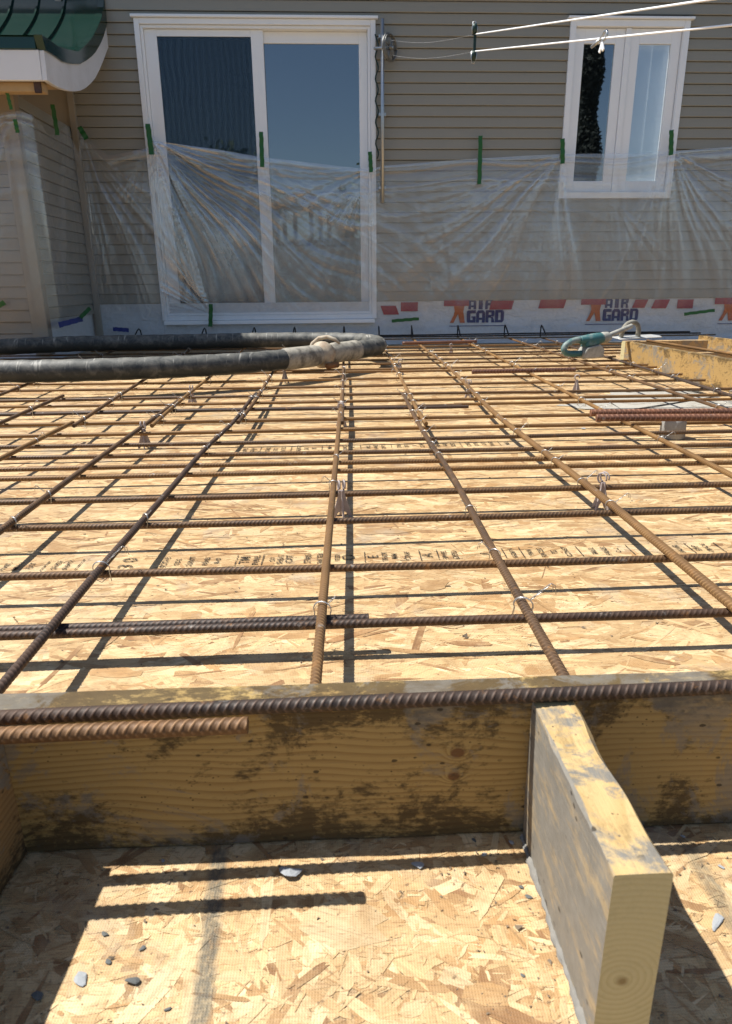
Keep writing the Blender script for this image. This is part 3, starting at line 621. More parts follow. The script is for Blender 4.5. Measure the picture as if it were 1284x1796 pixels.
# ------------------------------------------------------------------ wire ties
def tie_meshes():
    out = []
    for k in range(5):
        q = random.Random(40+k); mb = MB(); rr = .0102
        for j in range(2):
            pts = []; off = (j-.5)*.0022
            for a in range(13):
                w = math.pi*(-.15+1.3*a/12); pts.append((-math.cos(w)*rr, off+.006*math.cos(w), math.sin(w)*rr))
            pts = [(pts[0][0]-.001, pts[0][1]+.004, -.018)] + pts + [(pts[-1][0]+.001, pts[-1][1]-.004, -.018)]
            mb.tube(pts, .0006, 5)
            mb.tube([(pts[0][0], .004, -.016), (0, .011, -.0265), (pts[-1][0], .004, -.016)], .0006, 5)
        L = (.016, .022, .03, .012, .024)[k]; sx = (1, -1, 1, 1, -1)[k]
        base = Vector((sx*.0075, -.003, .008)); tip = base + Vector((sx*L*.75, -.2*L, L*.75))
        for j in range(2):
            pts = []
            for a in range(12):
                t_ = a/11; c = base.lerp(tip, t_); w = t_*9 + j*math.pi; pts.append(c + Vector((0, math.cos(w), math.sin(w)))*.0011)
            if k in (1, 2): pts += [tip + Vector((sx*.003*(j+1), .002, -.004)), tip + Vector((sx*.004*(j+1), .003, -.012-.004*j))]
            mb.tube(pts, .00055, 5)
        out.append(mb)
    return out
TIES = []
for mb in tie_meshes():
    o = mb.build('wire_tie', MT['wire']); TIES.append(o)
used = set()
def tie(key, i, k=None, rz=None, dy=0, scale=1.0, text=None):
    if (key, i) in used: return
    used.add((key, i))
    path, lab = LONG[key]; 
    y = TY[i]; 
    for _ in range(3):
        x = float(np.interp(y, path[:, 1], path[:, 0])); y = TY[i] + .0214*x
    y += dy
    if y < path[0, 1] or y > path[-1, 1]: return
    x = float(np.interp(y, path[:, 1], path[:, 0]))
    k = rnd.randrange(5) if k is None else k; src = TIES[k]
    o = src if (not src.get('label')) else src.copy()
    if o is not src: COL.objects.link(o)
    o.location = (x, y, ZL); o.rotation_euler = (rnd.uniform(-.1, .1), 0, rnd.uniform(-.35, .35) if rz is None else rz); o.scale = (scale,)*3
    nm = dict(L1='first bar left of centre', L1b='lapped bar left of centre', C='middle bar', Cb='far middle bar', R1='first bar right of centre', R1b='lapped bar right of centre', R2='second bar right of centre', R3='third bar right of centre', R4='bar under the tool', R5='bar beside the curb', L2='second bar left of centre', L2b='lapped second bar left', L3='third bar left of centre', L3b='lapped third bar left', L4='fourth bar left', L5='leftmost bar')[key]
    tag(o, 'silver wire tie where the ' + nm + ' meets ' + ORD[i] + ' cross bar', 'wire tie', 'wire ties on the rebar crossings')
for a in [('L1', 1, 2, .5, -.012, 1.25), ('C', 0, 3, .2, .02, 1.2), ('R1', 0, 2, .1, .012, 1.25), ('R1', 1, 1, -.2), ('L1', 2, 0), ('L2', 3, 1), ('L2', 2, 0), ('C', 5, 2, -.3), ('C', 3, 1, .3, .03), ('R1', 2, 4, .2), ('R2', 3, 2), ('R2', 2, 2, 0, .01), ('R2', 4, 0), ('R2', 5, 3), ('R2', 7, 2), ('R2', 8, 1), ('R2', 10, 0), ('R1', 5, 4), ('R1', 6, 3), ('R1', 7, 2), ('R1', 8, 2), ('L1', 7, 0), ('L1', 8, 1), ('L1', 6, 3), ('L2', 9, 4), ('L3', 7, 2), ('C', 9, 1), ('R3', 6, 2), ('R3', 8, 1), ('R3', 9, 2)]:
    tie(*a)
for key in LONG:
    for i in range(9, 24):
        if rnd.random() < (.62 if i < 18 else .5): tie(key, i, scale=1.3 if i < 14 else 1.55)
# tie ends at the near bar ends
for key, kk in (('C', 1), ('R1', 2)):
    path, lab = LONG[key]; src = TIES[kk]; o = src if not src.get('label') else src.copy()
    if o is not src: COL.objects.link(o)
    y = .64; x = float(np.interp(y, path[:, 1], path[:, 0])); o.location = (x, y, ZL+.004); o.rotation_euler = (0, 0, .4); o.scale = (1.2,)*3
    tag(o, 'silver wire tie at the near end of the ' + ('middle bar' if key == 'C' else 'first bar right of centre'), 'wire tie', 'wire ties on the rebar crossings')
for o in TIES:
    if not o.get('label'): bpy.data.objects.remove(o)

# ------------------------------------------------------------------ plastic bar chairs, concrete spacer
def bar_chair():
    root = empty('bar_chair'); h = .062
    mb = MB()
    def plate(ax, w, off=0):
        th = .0018
        P = [(-w/2, 0), (-w*.34, 0), (-w*.2, .012), (0, .017), (w*.2, .012), (w*.34, 0), (w/2, 0), (w*.17, h*.8), (w*.14, h), (-w*.14, h), (-w*.17, h*.8)]
        if ax == 'x': mb.prism([(p[0], -th, p[1]) for p in P], (0, 2*th, 0))
        else: mb.prism([(-th, p[0], p[1]) for p in P], (2*th, 0, 0))
    plate('x', .046); mb.build('fin', MT['chair'], root, .0006)
    mb = MB(); h0 = h; plate('y', .042); mb.build('fin', MT['chair'], root, .0006)
    for s in (-1, 1):
        pts = []
        for a in range(13):
            w = R(-70 + 270*a/12); pts.append((s*.0055, .0105*math.cos(w), .072 + .0115*math.sin(w)))
        MB().tube(pts, .0021, 6).build('clip_hook', MT['chair'], root)
    return root
CH = bar_chair()
spots = [((600, 908), 'grey plastic rebar chair standing beside the middle bar, nearest of the chairs', .2), ((1053, 893), 'grey plastic rebar chair under the bright tan bar at right', .7), ((255, 786), 'grey plastic rebar chair clipped to the second bar left of centre', .1), ((338, 711), 'grey plastic rebar chair on the lapped second bar left, close to the hose', .1),
         ((599, 748), 'grey plastic rebar chair clipped on the middle bar at its lap', 1.2), ((500, 672), 'grey plastic rebar chair just below the hose coupling', .1), ((1010, 690), 'slim grey rebar chair beside the grey cement spill', 1.4), ((821, 700), 'grey rebar chair on the second bar right, beside a cross bar lap end', .6),
         ((702, 657), 'pale rebar chair standing to the right of the hose loop tip', 1.5), ((791, 624), 'pale rebar chair under the reddish bar near the house', 1.5), ((922, 597), 'pale rebar chair furthest back, close to the white house wrap', 1.5)]
for i, (p, lab, rz) in enumerate(spots):
    o = CH if i == 0 else copy_tree(CH); q = onz(*p, 0); o.location = q; o.rotation_euler.z = rz; o.scale = (1.12,)*3
    tag(o, lab, 'rebar chair', 'plastic chairs holding up the rebar')
q = onz(1178, 768, 0)
tag(MB().lathe([(.001, 0), (.042, 0), (.044, .004), (.043, .06), (.04, .074), (.034, .077), (.001, .077)], (0, 0, 0), 'Z', 28).build('concrete_spacer', MT['concrete'], None, 0, q), 'round grey concrete spacer block under the heavy maroon bars', 'spacer')
# wet cement patch
def spill():
    q = random.Random(3); pts = [(985, 712), (1010, 700), (1050, 692), (1100, 688), (1150, 683), (1200, 684), (1230, 690), (1275, 700), (1310, 712), (1240, 722), (1180, 726), (1120, 722), (1060, 720)]
    P = [onz(x, y, 0) for x, y in pts]; out = []
    for a, b in zip(P, P[1:]+P[:1]):
        for k in range(6):
            c = a.lerp(b, k/6); out.append((c.x+q.uniform(-.05, .05), c.y+q.uniform(-.05, .05), .0012))
    return MB().prism(out, (0, 0, .0005)).build('cement_spill', MT['spill'])
tag(spill(), 'pale grey smear of spilled cement on the strand board at right', 'cement')

# ------------------------------------------------------------------ front form board and stubs
def lumber(name, L, W, H, mat, loc, rz, nx=60, rough=.0008, seed=1, wane=0.0):
    "a board: length along local x, slightly uneven faces and worn edges"
    q = np.random.default_rng(seed); bm = bmesh.new()
    prof = []
    e = .0016
    for (y, z) in ((-W/2+e, 0), (W/2-e, 0), (W/2, e), (W/2, H/3), (W/2, 2*H/3), (W/2, H-e), (W/2-e, H), (0, H), (-W/2+e, H), (-W/2, H-e), (-W/2, 2*H/3), (-W/2, H/3), (-W/2, e)): prof.append((y, z))
    k = len(prof); ph = q.uniform(0, 6, (k, 3)); rows = []
    for i in range(nx+1):
        x = L*i/nx - L/2; row = []
        for j, (y, z) in enumerate(prof):
            n = rough*(math.sin(x*31+ph[j, 0])+.6*math.sin(x*83+ph[j, 1])+.35*math.sin(x*190+ph[j, 2]))
            corner = j in (2, 5, 6, 8, 9)
            wn = wane*max(0, math.sin(x*19+1.2)*.6+.35+.3*math.sin(x*61)) if j in (8, 9) else 0
            y += wn*(.9 if j == 8 else 0); z -= wn*(0 if j == 8 else 1.3)
            row.append(bm.verts.new((x, y + n*(1.3 if corner else .4)*(1 if y < 0 else -1), z + (n*1.2 if j > 4 else 0))))
        rows.append(row)
    for a, b in zip(rows, rows[1:]):
        for j in range(k): bm.faces.new((a[j], a[(j+1) % k], b[(j+1) % k], b[j]))
    for fc in (bm.faces.new(rows[0][::-1]), bm.faces.new(rows[-1])): fc.material_index = 1
    bmesh.ops.recalc_face_normals(bm, faces=bm.faces)
    me = bpy.data.meshes.new(name); bm.to_mesh(me); bm.free()
    me.materials.append(mat); me.materials.append(MT['stub_end'])
    o = link(name, me, None, None, loc); o.rotation_euler.z = rz; return o
fb = lumber('form_board', 4.4, .040, .158, MT['board'], (0, .5792, .001), .0125, 240, .0006, 4)
tag(fb, 'stained lumber form board on edge across the foreground, cement smeared on top', 'board')
# sawn stub butting the front board at right: local x runs away from the viewer
sb = lumber('lumber_stub', .203, .041, .159, MT['stub'], (.1935, .4555, .001), R(90)+.004, 40, .0005, 9, .005)
tag(sb, 'short sawn lumber block at lower right with cement on its left side', 'board', 'lumber stubs braced against the front board')
def crust():
    q = random.Random(5); V = []; F = []; n = 60; m = 7
    for i in range(n):
        x = -.1015 + .199*i/(n-1)
        for j in range(m):
            a = math.pi/2*j/(m-1); w = .0012+.002*(math.sin(i*.31)+1)*.5+.0015*(math.sin(i*1.3)+1)*.5+q.uniform(0, .0012)
            V.append((x, .0205 + w*math.cos(a)*(1 if j < m-1 else .02), .001 + w*1.2*math.sin(a)*(.8+q.uniform(0, .4))*(j > 0)))
    for i in range(n-1):
        for j in range(m-1): F.append((i*m+j, i*m+j+1, (i+1)*m+j+1, (i+1)*m+j))
    link('cement_crust', np_mesh('cement_crust', V, F), MT['crust'], sb)
crust()
sl2 = lumber('lumber_stub', .26, .041, .163, MT['stub3'], (-.349, .425, .001), R(90)-.035, 24, .0009, 12)
tag(sl2, 'dark shaded lumber block at the lower left edge of the foreground', 'board', 'lumber stubs braced against the front board')

# concrete chips
def chip(px, py, size, mat, label, seed, flat=.45, el=1.5):
    q = random.Random(seed); bm = bmesh.new(); bmesh.ops.create_icosphere(bm, subdivisions=2, radius=.5)
    cuts = [(Vector((q.uniform(-1, 1), q.uniform(-1, 1), q.uniform(-.7, .7))).normalized(), q.uniform(.2, .4)) for _ in range(9)]
    for v in bm.verts:
        for (n, d) in cuts:
            s = v.co.dot(n) - d
            if s > 0: v.co -= n*s
        v.co += Vector((q.uniform(-1, 1), q.uniform(-1, 1), q.uniform(-1, 1)))*.015
    bmesh.ops.scale(bm, vec=(size*el, size, size*flat), verts=bm.verts)
    lo = min(v.co.z for v in bm.verts); bmesh.ops.translate(bm, vec=(0, 0, -lo), verts=bm.verts)
    me = bpy.data.meshes.new('concrete_chip'); bm.to_mesh(me); bm.free()
    o = link('concrete_chip', me, mat, None, onz(px, py, 0) + Vector((0, 0, .0004))); o.rotation_euler.z = q.uniform(-1, 1)
    tag(o, label, 'concrete chip', 'concrete chips scattered on the strand board')
C_, D_ = MT['chip'], MT['chipd']
for i, a in enumerate([(509, 1534, .024, C_, 'largest jagged grey concrete chip in the near bay'), (733, 1519, .014, C_, 'pale angular concrete chip on the bar shadow, right of the largest chip'), (897, 1478, .009, C_, 'white concrete crumb against the base of the sawn stub and front board'),
     (1258, 1619, .013, C_, 'long thin concrete chip on the board right of the sawn stub'), (143, 1717, .018, C_, 'flat pale oval chip near the lower left shadow edge'), (233, 1723, .012, D_, 'rounded dark pebble right of the flat pale oval chip'), (66, 1749, .014, D_, 'dark chip lying in the shadow at lower left'),
     (184, 1640, .009, D_, 'small dark crumb highest along the lower left shadow edge'), (250, 1664, .008, D_, 'small dark crumb between the shadow edge and the grey trail'), (190, 1687, .009, D_, 'small brownish crumb just above the flat pale oval chip'), (295, 1771, .007, D_, 'tiny dark crumb at the bottom left of the grey trail'),
     (286, 1511, .006, C_, 'tiny white crumb in the front board shadow at left'), (928, 1574, .008, D_, 'small grey crumb beside the lumber block, nearest the camera'), (913, 1556, .007, D_, 'small grey crumb beside the sawn block, second from the camera'), (940, 1546, .006, C_, 'small grey crumb against the cement crust of the sawn block'),
     (850, 1499, .008, C_, 'thin grey flake on the board between two bar shadows near the stub'), (832, 1475, .008, D_, 'dark flake in the front board shadow near the stub'), (1264, 1521, .008, C_, 'small pale chip near the right edge on the grey trail'), (1199, 1468, .007, C_, 'tiny pale crumb in the board shadow right of the stub'), (918, 1712, .006, D_, 'tiny grey crumb left of the stub near the bottom'),
     (1023, 753, .02, C_, 'grey pebble on the deck left of the concrete spacer'), (690, 870, .008, D_, 'small dark crumb on the deck right of the nearest chair'), (700, 770, .02, D_, 'dark stone crumb between the middle bars past the second stamp row')]):
    a = list(a); a[2] *= .62 if a[2] < .0101 else .72
    chip(*a, seed=100+i, flat=.22 if i not in (0, 5, 20) else .45, el=2.9 if i == 3 else 1.6)

def crumbs():
    "dust, sawdust and grit nobody could count"
    q = np.random.default_rng(77); V = []; F = []
    for (x0, x1, y0, y1, n, sz) in ((-.34, .5, .30, .55, 420, .0011), (-1.2, 1.4, .62, 2.4, 900, .0018), (.10, .17, .36, .55, 70, .0010), (-.3, .5, .51, .555, 140, .0011)):
        for k in range(n):
            c = np.array([q.uniform(x0, x1), q.uniform(y0, y1), 0]); r = sz*math.exp(q.normal(0, .5)); P = q.normal(0, 1, (4, 3)); P /= np.linalg.norm(P, axis=1)[:, None]; P = P*r*np.array([1.3, 1, .5]); P[:, 2] -= P[:, 2].min() - .0003
            if abs(c[1]-.578) < .03: continue
            i = len(V); V += [tuple(c+p) for p in P]; F += [(i, i+1, i+2), (i, i+3, i+1), (i+1, i+3, i+2), (i+2, i+3, i)]
    o = link('grit', np_mesh2('grit', V, F), MT['grit']); tag(o, 'fine grit and sawdust sprinkled over the strand board', kind='stuff')
def np_mesh2(name, V, F):
    me = bpy.data.meshes.new(name); me.from_pydata(V, [], F); me.update(); return me
crumbs()

# ------------------------------------------------------------------ curb form at right
def curb():
    A, B = onz(1097, 599, .16), onz(1284, 631, .16); d = (B-A).normalized(); A2 = Vector((A.x, A.y, 0)); L = (B-A).length + 1.4
    ang = math.atan2(d.y, d.x)
    n = Vector((-d.y, d.x, 0))  # points right / away
    c = A2 + d*L/2 + n*.019
    o = lumber('curb_board', L, .038, .16, MT['curb'], (c.x, c.y, .001), ang, 60, .0006, 21); tag(o, 'tall yellow curb form board at right with grey cement along its top', 'board', 'curb form lumber')
    c = A2 + n*.30 - d*.045
    o = lumber('curb_board', .58, .06, .158, MT['stub2'], (c.x, c.y, .001), ang+R(90), 20, .0006, 22); tag(o, 'double end board closing the curb form under the trowel', 'board', 'curb form lumber')
    c = A2 + d*L/2 + n*.86
    o = lumber('curb_board', L+.6, .038, .16, MT['curb'], (c.x-.1, c.y+.1, .001), ang, 40, .0006, 23); tag(o, 'far curb form board behind the tall yellow one', 'board', 'curb form lumber')
    for k, t_ in enumerate((.5, .95)):
        c = A2 + d*t_ + n*.44
        o = lumber('curb_board', .76, .05, .1, MT['stub2'], (c.x, c.y, .03), ang+R(90), 14, .0006, 30+k); tag(o, ('first' if k == 0 else 'second') + ' cross brace between the curb form boards, counted from the trowel', 'board', 'curb form lumber')
    a = A2 + d*.1 + n*.10 + Vector((0, 0, .172)); b = a + d*(L-.2)
    rebar([tuple(a), tuple(b)], 'tan', 'tan rebar resting along the top of the curb form', 'loose and lapped bars', r=.008, step=.02, seg=10, rib=0)
    return A2, d, n
CA, CD, CN = curb()

# trowel on the curb corner
def trowel():
    P = [onz(x, y, .164) for x, y in ((1073, 594), (1110, 592), (1214, 589), (1196, 583), (1150, 579))]
    a = (onz(1073, 596, .165)); b = onz(1205, 588, .165); L = .36
    d = (b-a); d.z = 0; d.normalize(); root = empty('hand_trowel', a + d*.20 + Vector((0, 0, .006)), math.atan2(d.y, d.x)); root.rotation_euler.x = R(7)
    tag(root, 'cement caked hand trowel with arched grip resting on the curb corner', 'trowel')
    mb = MB().prism([(-.16, -.045, 0), (.24, -.045, 0), (.27, 0, 0), (.24, .055, 0), (-.16, .055, 0)], (0, 0, .004)); mb.build('blade', MT['mag'], root, .001)
    pts = []
    for k in range(15):
        w = math.pi*k/14; pts.append((-.035 - .078*math.cos(w)*(1.05), 0, .006+.10*math.sin(w)**.75))
    MB().tube(pts, [.016]+[.0165]*13+[.018], 12).build('grip', MT['grip'], root)
    MB().box(-.14, .07, -.012, .012, .004, .011).build('mounting_bar', MT['mag'], root, .002)
trowel()
# teal power tool (poker head with loop handle and battery)
def tool():
    o_ = onz(1020, 628, .078); a = onz(990, 618, .1); b = onz(1085, 596, .12); root = empty('power_tool', o_, .30); root.scale = (1.12,)*3
    tag(root, 'teal cordless power tool with loop handle lying on the rebar, dusty with cement', 'power tool')
    s = 1.0
    loop = [(-.005, 0, .026), (-.06, 0, .025), (-.105, 0, .03), (-.125, 0, .05), (-.115, 0, .075), (-.075, 0, .096), (-.02, 0, .105), (.03, 0, .10)]
    def smooth(p, n=40):
        p = np.array(p); t_ = np.linspace(0, len(p)-1, n); v = np.stack([np.interp(t_, range(len(p)), p[:, k]) for k in range(3)], -1)
        for _ in range(3): v[1:-1] = (v[:-2]+v[1:-1]*2+v[2:])/4
        return [tuple(q) for q in v]
    MB().tube(smooth(loop), .0175, 12).build('loop_handle', MT['teal'], root)
    MB().tube(smooth([(-.02, 0, .10), (.05, 0, .10), (.12, .01, .105), (.16, .012, .11)]), [.022+.012*math.sin(math.pi*k/39) for k in range(40)], 14).build('motor_housing', MT['teal'], root)
    MB().prism([(-.005, -.04, 0), (.12, -.04, 0), (.125, -.04, .045), (.095, -.04, .075), (.01, -.04, .06), (-.01, -.04, .03)], (0, .08, 0)).build('battery', MT['toolgrey'], root, .006)
    MB().prism([(.005, -.03, .062), (.095, -.03, .077), (.09, -.03, .098), (.01, -.03, .094)], (0, .06, 0)).build('battery_mount', MT['teal'], root, .005)
    MB().tube(smooth([(.155, .012, .11), (.22, .03, .125), (.42, .12, .16)]), [.022]*8+[.014]*32, 10).build('drive_shaft', MT['toolgrey'], root)
    MB().lathe([(.001, -.03), (.028, -.03), (.032, -.01), (.032, .02), (.02, .04), (.001, .04)], (.15, .012, .108), 'X', 16).build('collar', MT['toolgrey'], root)
tool()

# ------------------------------------------------------------------ concrete pump hose
def hose():
    zc = .138; r = .056
    px = [(-150, 629), (-60, 612.5), (50, 606), (150, 602), (300, 600), (450, 596.5), (560, 596), (615, 596.5), (650, 598.5), (667, 603), (668, 609), (650, 612), (625, 613.5), (600, 616), (565, 623), (520, 628), (450, 636), (350, 642), (250, 646), (100, 651), (0, 652), (-100, 650), (-300, 648)]
    P = np.array([tuple(onz(x, y, zc)) for x, y in px])
    P[8:12, 0] = np.minimum(P[8:12, 0], .33)
    d = np.r_[0, np.cumsum(np.linalg.norm(np.diff(P, axis=0), axis=1))]; s = np.linspace(0, d[-1], 420)
    Q = np.stack([np.interp(s, d, P[:, k]) for k in range(3)], -1)
    for _ in range(160): Q[1:-1] = (Q[:-2]+Q[1:-1]*2+Q[2:])/4
    lens = np.r_[0, np.cumsum(np.linalg.norm(np.diff(Q, axis=0), axis=1))]
    ci = int(np.argmin(np.linalg.norm(Q - np.array(tuple(onz(568, 622, zc))), axis=1) + (np.arange(420) < 220)*9))
    root = empty('pump_hose', (0, 0, 0)); tag(root, 'thick black concrete pump hose looped across the rebar, cement dusted', 'hose')
    g = .055; rad = [r + .0012*math.sin(i*.9) for i in range(420)]
    def cut(a, b): return [i for i in range(420) if lens[ci]+a <= lens[i] <= lens[ci]+b]
    i1 = cut(-99, -.30); i2 = cut(.26, 99)
    MB().tube([Q[i] for i in i1], [rad[i] for i in i1], 28).build('hose_length', MT['hose'], root)
    MB().tube([Q[i] for i in i2], [rad[i] for i in i2], 28).build('hose_length', MT['hose'], root)
    def sample(a, b, n): return [np.array([np.interp(lens[ci]+t_, lens, Q[:, k]) for k in range(3)]) for t_ in np.linspace(a, b, n)]
    MB().tube(sample(-.36, -.045, 16), [.058, .062, .0625]+[.061]*6+[.0615, .063, .063, .061, .058, .057, .056], 26).build('end_sleeve', MT['sleeve'], root)
    MB().tube(sample(.03, .34, 16), [.055, .056, .06, .063, .063]+[.062]*8+[.0625, .061, .057], 26).build('end_sleeve', MT['sleeve'], root)
    c = sample(-.06, .06, 13)
    MB().tube(c, [.05, .062, .062, .055, .07, .078, .079, .079, .078, .07, .055, .062, .05], 26).build('coupling_clamp', MT['clamp'], root)
    m = Vector(c[6]); t_ = (Vector(c[8])-Vector(c[4])).normalized(); side = t_.cross(Vector((0, 0, 1)))
    lev = [m + (side*math.cos(w)*1 + Vector((0, 0, 1))*math.sin(w))*(.088+.004*k) + t_*(.02-.012*k) for k, w in enumerate([R(x) for x in (-20, 10, 40, 70, 100, 125, 145)])]
    MB().tube(lev, [.014, .015, .014, .013, .012, .011, .007], 8).build('clamp_lever', MT['clamp'], root)
    MB().tube([m - side*.07 + t_*k - Vector((0, 0, .06)) for k in (-.05, 0, .05)], .018, 10).build('clamp_hinge', simple('rusty_hinge', (.25, .11, .04), .8, .2, .3, 60), root)
hose()

# ------------------------------------------------------------------ house
house = empty('house', (0, WALL_Y, 0), math.atan(PSI))
tag(house, 'beige lap sided house wall with white patio door and window behind the deck', 'house')
W = lambda x, y, o=0.0: onwall(x, y, o)
ZB = .383
D0, D1, DB, DT = -1.637, .313, .238, 2.586      # door casing
V0, V1, VB, VT = 1.93, 2.943, 1.247, 2.60       # window casing
CORN = -2.235
def lap_siding(x0, x1, z0, z1, holes, exp=.0835, y=0.0):
    mb = MB(); z = z0
    while z < z1:
        segs = [(x0, x1)]
        for (h0, h1, hb, ht) in holes:
            if z+exp > hb+.02 and z < ht-.02:
                segs = [s for (a, b) in segs for s in ((a, min(b, h0)), (max(a, h1), b)) if s[1]-s[0] > .01]
        for (a, b) in segs:
            # one lap: butt edge, face leaning back, underside lip
            prof = [(y+.014, z), (y+.014, z+.0056), (y-.0125, z+.0048), (y-.0145, z+.0075), (y-.0145, z+.012), (y-.003, z+exp-.001), (y-.003, z+exp), (y+.014, z+exp)]
            n = len(prof); V = [(a, p[0], p[1]) for p in prof] + [(b, p[0], p[1]) for p in prof]
            mb.add(V, [(i, i+1, n+i+1, n+i) for i in range(n-1)])
        z += exp
    return mb
holes = [(D0+.03, D1-.03, DB, DT-.02), (V0+.03, V1-.03, VB+.02, VT-.02)]
lap_siding(CORN, 5.2, ZB, 3.6, holes).build('siding_wall', MT['siding'], house)
# sheathing behind, in four pieces round the openings
mb = MB()
for (a, b, c, d_) in ((CORN-2.5, D0, 0, 3.6), (D0, D1, 0, DB), (D0, D1, DT, 3.6), (D1, V0, 0, 3.6), (V0, V1, 0, VB), (V0, V1, VT, 3.6), (V1, 5.2, 0, 3.6)): mb.box(a, b, .016, .05, c, d_)
mb.build('sheathing', MT['trim'], house)
MB().box(-4.6, 5.2, .9, .95, 0, 3.6).box(-4.6, 5.2, .06, .9, -.1, -.02).box(.33, .36, .06, .9, 0, 3.6).build('interior_wall', MT['room'], house)
# roof eave far above is outside the picture; house wrap skirt
def wrap():
    nx, nz = 220, 14; V = []; q = np.random.default_rng(2)
    xs = np.linspace(CORN, 5.2, nx); zs = np.linspace(0.002, ZB+.004, nz); ph = q.uniform(0, 6, 6)
    for z in zs:
        for x in xs:
            f = .0022*math.sin(x*9+z*17+ph[0]) + .0016*math.sin(x*23-z*31+ph[1]) + .0012*math.sin(x*5+z*60+ph[2])
            V.append((x, -.005 + f - (.0 if z > .03 else .012), z))
    F = [(j*nx+i, j*nx+i+1, (j+1)*nx+i+1, (j+1)*nx+i) for j in range(nz-1) for i in range(nx-1)]
    return link('house_wrap', np_mesh('house_wrap', V, F), MT['wrap'], house)
wr = wrap()
def on_wrap(name, V, F, mat, off=-.0125, label=None):
    o = link(name, np_mesh2(name, [(v[0], off - v[2], v[1]) for v in V], F), mat, wr); return o
def np_mesh2(name, V, F):
    me = bpy.data.meshes.new(name); me.from_pydata(V, [], F); me.update(); return me
_r = lambda a, b, c, d: [(a, b), (c, b), (c, d), (a, d)]
GLYPH = dict(G=[[(0, 1.2), (1.2, 0), (4, 0), (4, 12), (1.2, 12), (0, 10.8)], _r(4, 9, 10, 12), _r(4, 0, 10, 2.6), _r(6.6, 2.6, 10, 6.2), _r(5.2, 4.8, 6.6, 6.2)],
             A=[[(0, 0), (3.4, 0), (3.4, 12), (2.2, 12), (0, 9.5)], [(6.6, 0), (10, 0), (10, 9.5), (7.8, 12), (6.6, 12)], _r(3.4, 9, 6.6, 12), _r(3.4, 2.6, 6.6, 4.8)],
             R=[_r(0, 0, 3.4, 12), _r(3.4, 9.8, 6.4, 12), [(6.4, 6.2), (8.6, 5.6), (9.8, 7), (9.8, 10.8), (8.6, 12), (6.4, 12)], [(3.4, 4.6), (6.4, 4.6), (6.4, 7.4), (3.4, 7.4)], [(6.6, 0), (10.4, 0), (8.4, 5.4), (6.4, 5.4)]],
             D=[_r(0, 0, 3.6, 12), _r(3.6, 9.6, 6.4, 12), _r(3.6, 0, 6.4, 2.4), [(6.4, 0), (8.2, 0), (10, 2), (10, 10), (8.2, 12), (6.4, 12)]], I=[_r(2.4, 0, 7.6, 12)])
def block_word(s, x0, x1, z0, z1):
    V = []; F = []; n = len(s); w = (x1-x0)/n
    for i, ch in enumerate(s):
        for P in GLYPH[ch]:
            k = len(V); V += [(x0+w*(i+.02+q*.094), z0+(z1-z0)*h/12, 0) for q, h in P]; F.append(tuple(range(k, k+len(P))))
    return V, F
def wrap_print(px0, px1, ytop, ybot, full=True):
    a, b = W(px0, ybot, .012), W(px1, ytop, .012); gx0, gx1 = a.x, b.x; z0, z1 = a.z, b.z; zm = z0 + (z1-z0)*.575
    # two stacked words
    if full:
        for (s, x0, x1, za, zb_) in (('GARD', gx0, gx1, z0, zm-.004), ('AIR', gx0+.012, gx0+(gx1-gx0)*.70, zm+.004, z1+.008)):
            V, F = block_word(s, x0, x1, za, zb_)
            on_wrap('printed_lettering', V, F, MT['ink_blue'])
        on_wrap('printed_rule', *rect(gx0-.16, gx1, z0-.032, z0-.026), MT['ink_blue'])
    # orange legs of the emblem and red block over it
    e0, e1 = gx0-.155, gx0-.012; w = e1-e0; h = zm+.055-z0
    leg = lambda P: ([(e0+x*w, z0+y*h, s) for s in (0, .0008) for x, y in P], [tuple(range(len(P)))[::-1], tuple(range(len(P), 2*len(P)))])
    P = [(0, 0), (.24, 0), (.52, .48), (.66, 0), (.98, 0), (.86, .6), (.96, 1), (.2, 1), (.3, .62), (.24, .42)]
    on_wrap('printed_emblem', *leg(P), MT['ink_orange'])
    on_wrap('red_print', *rect(e0-.06, e1+.03, zm+.035, z1+.008), MT['ink_red'], -.0138)
def rect(x0, x1, z0, z1, sk=0.0):
    return [(x0, z0, 0), (x1, z0, 0), (x1+sk, z1, 0), (x0+sk, z1, 0), (x0, z0, .0006), (x1, z0, .0006), (x1+sk, z1, .0006), (x0+sk, z1, .0006)], [(3, 2, 1, 0), (4, 5, 6, 7), (0, 1, 5, 4), (2, 3, 7, 6)]
wrap_print(818, 886, 526, 566); wrap_print(1056, 1123, 524, 563); wrap_print(1288, 1350, 523, 562)
for (x0, x1, ya, yb, sk) in ((673, 700, 536, 552, -.03), (703, 733, 530, 546, 0), (858, 898, 527, 543, .02), (944, 990, 525, 541, .02), (1108, 1132, 525, 540, .03), (1142, 1170, 525, 541, .03), (1187, 1217, 525, 541, .0)):
    a, b = W(x0, yb, .012), W(x1, ya, .012); on_wrap('red_print', *rect(a.x, b.x, a.z, b.z, sk), MT['ink_red'])

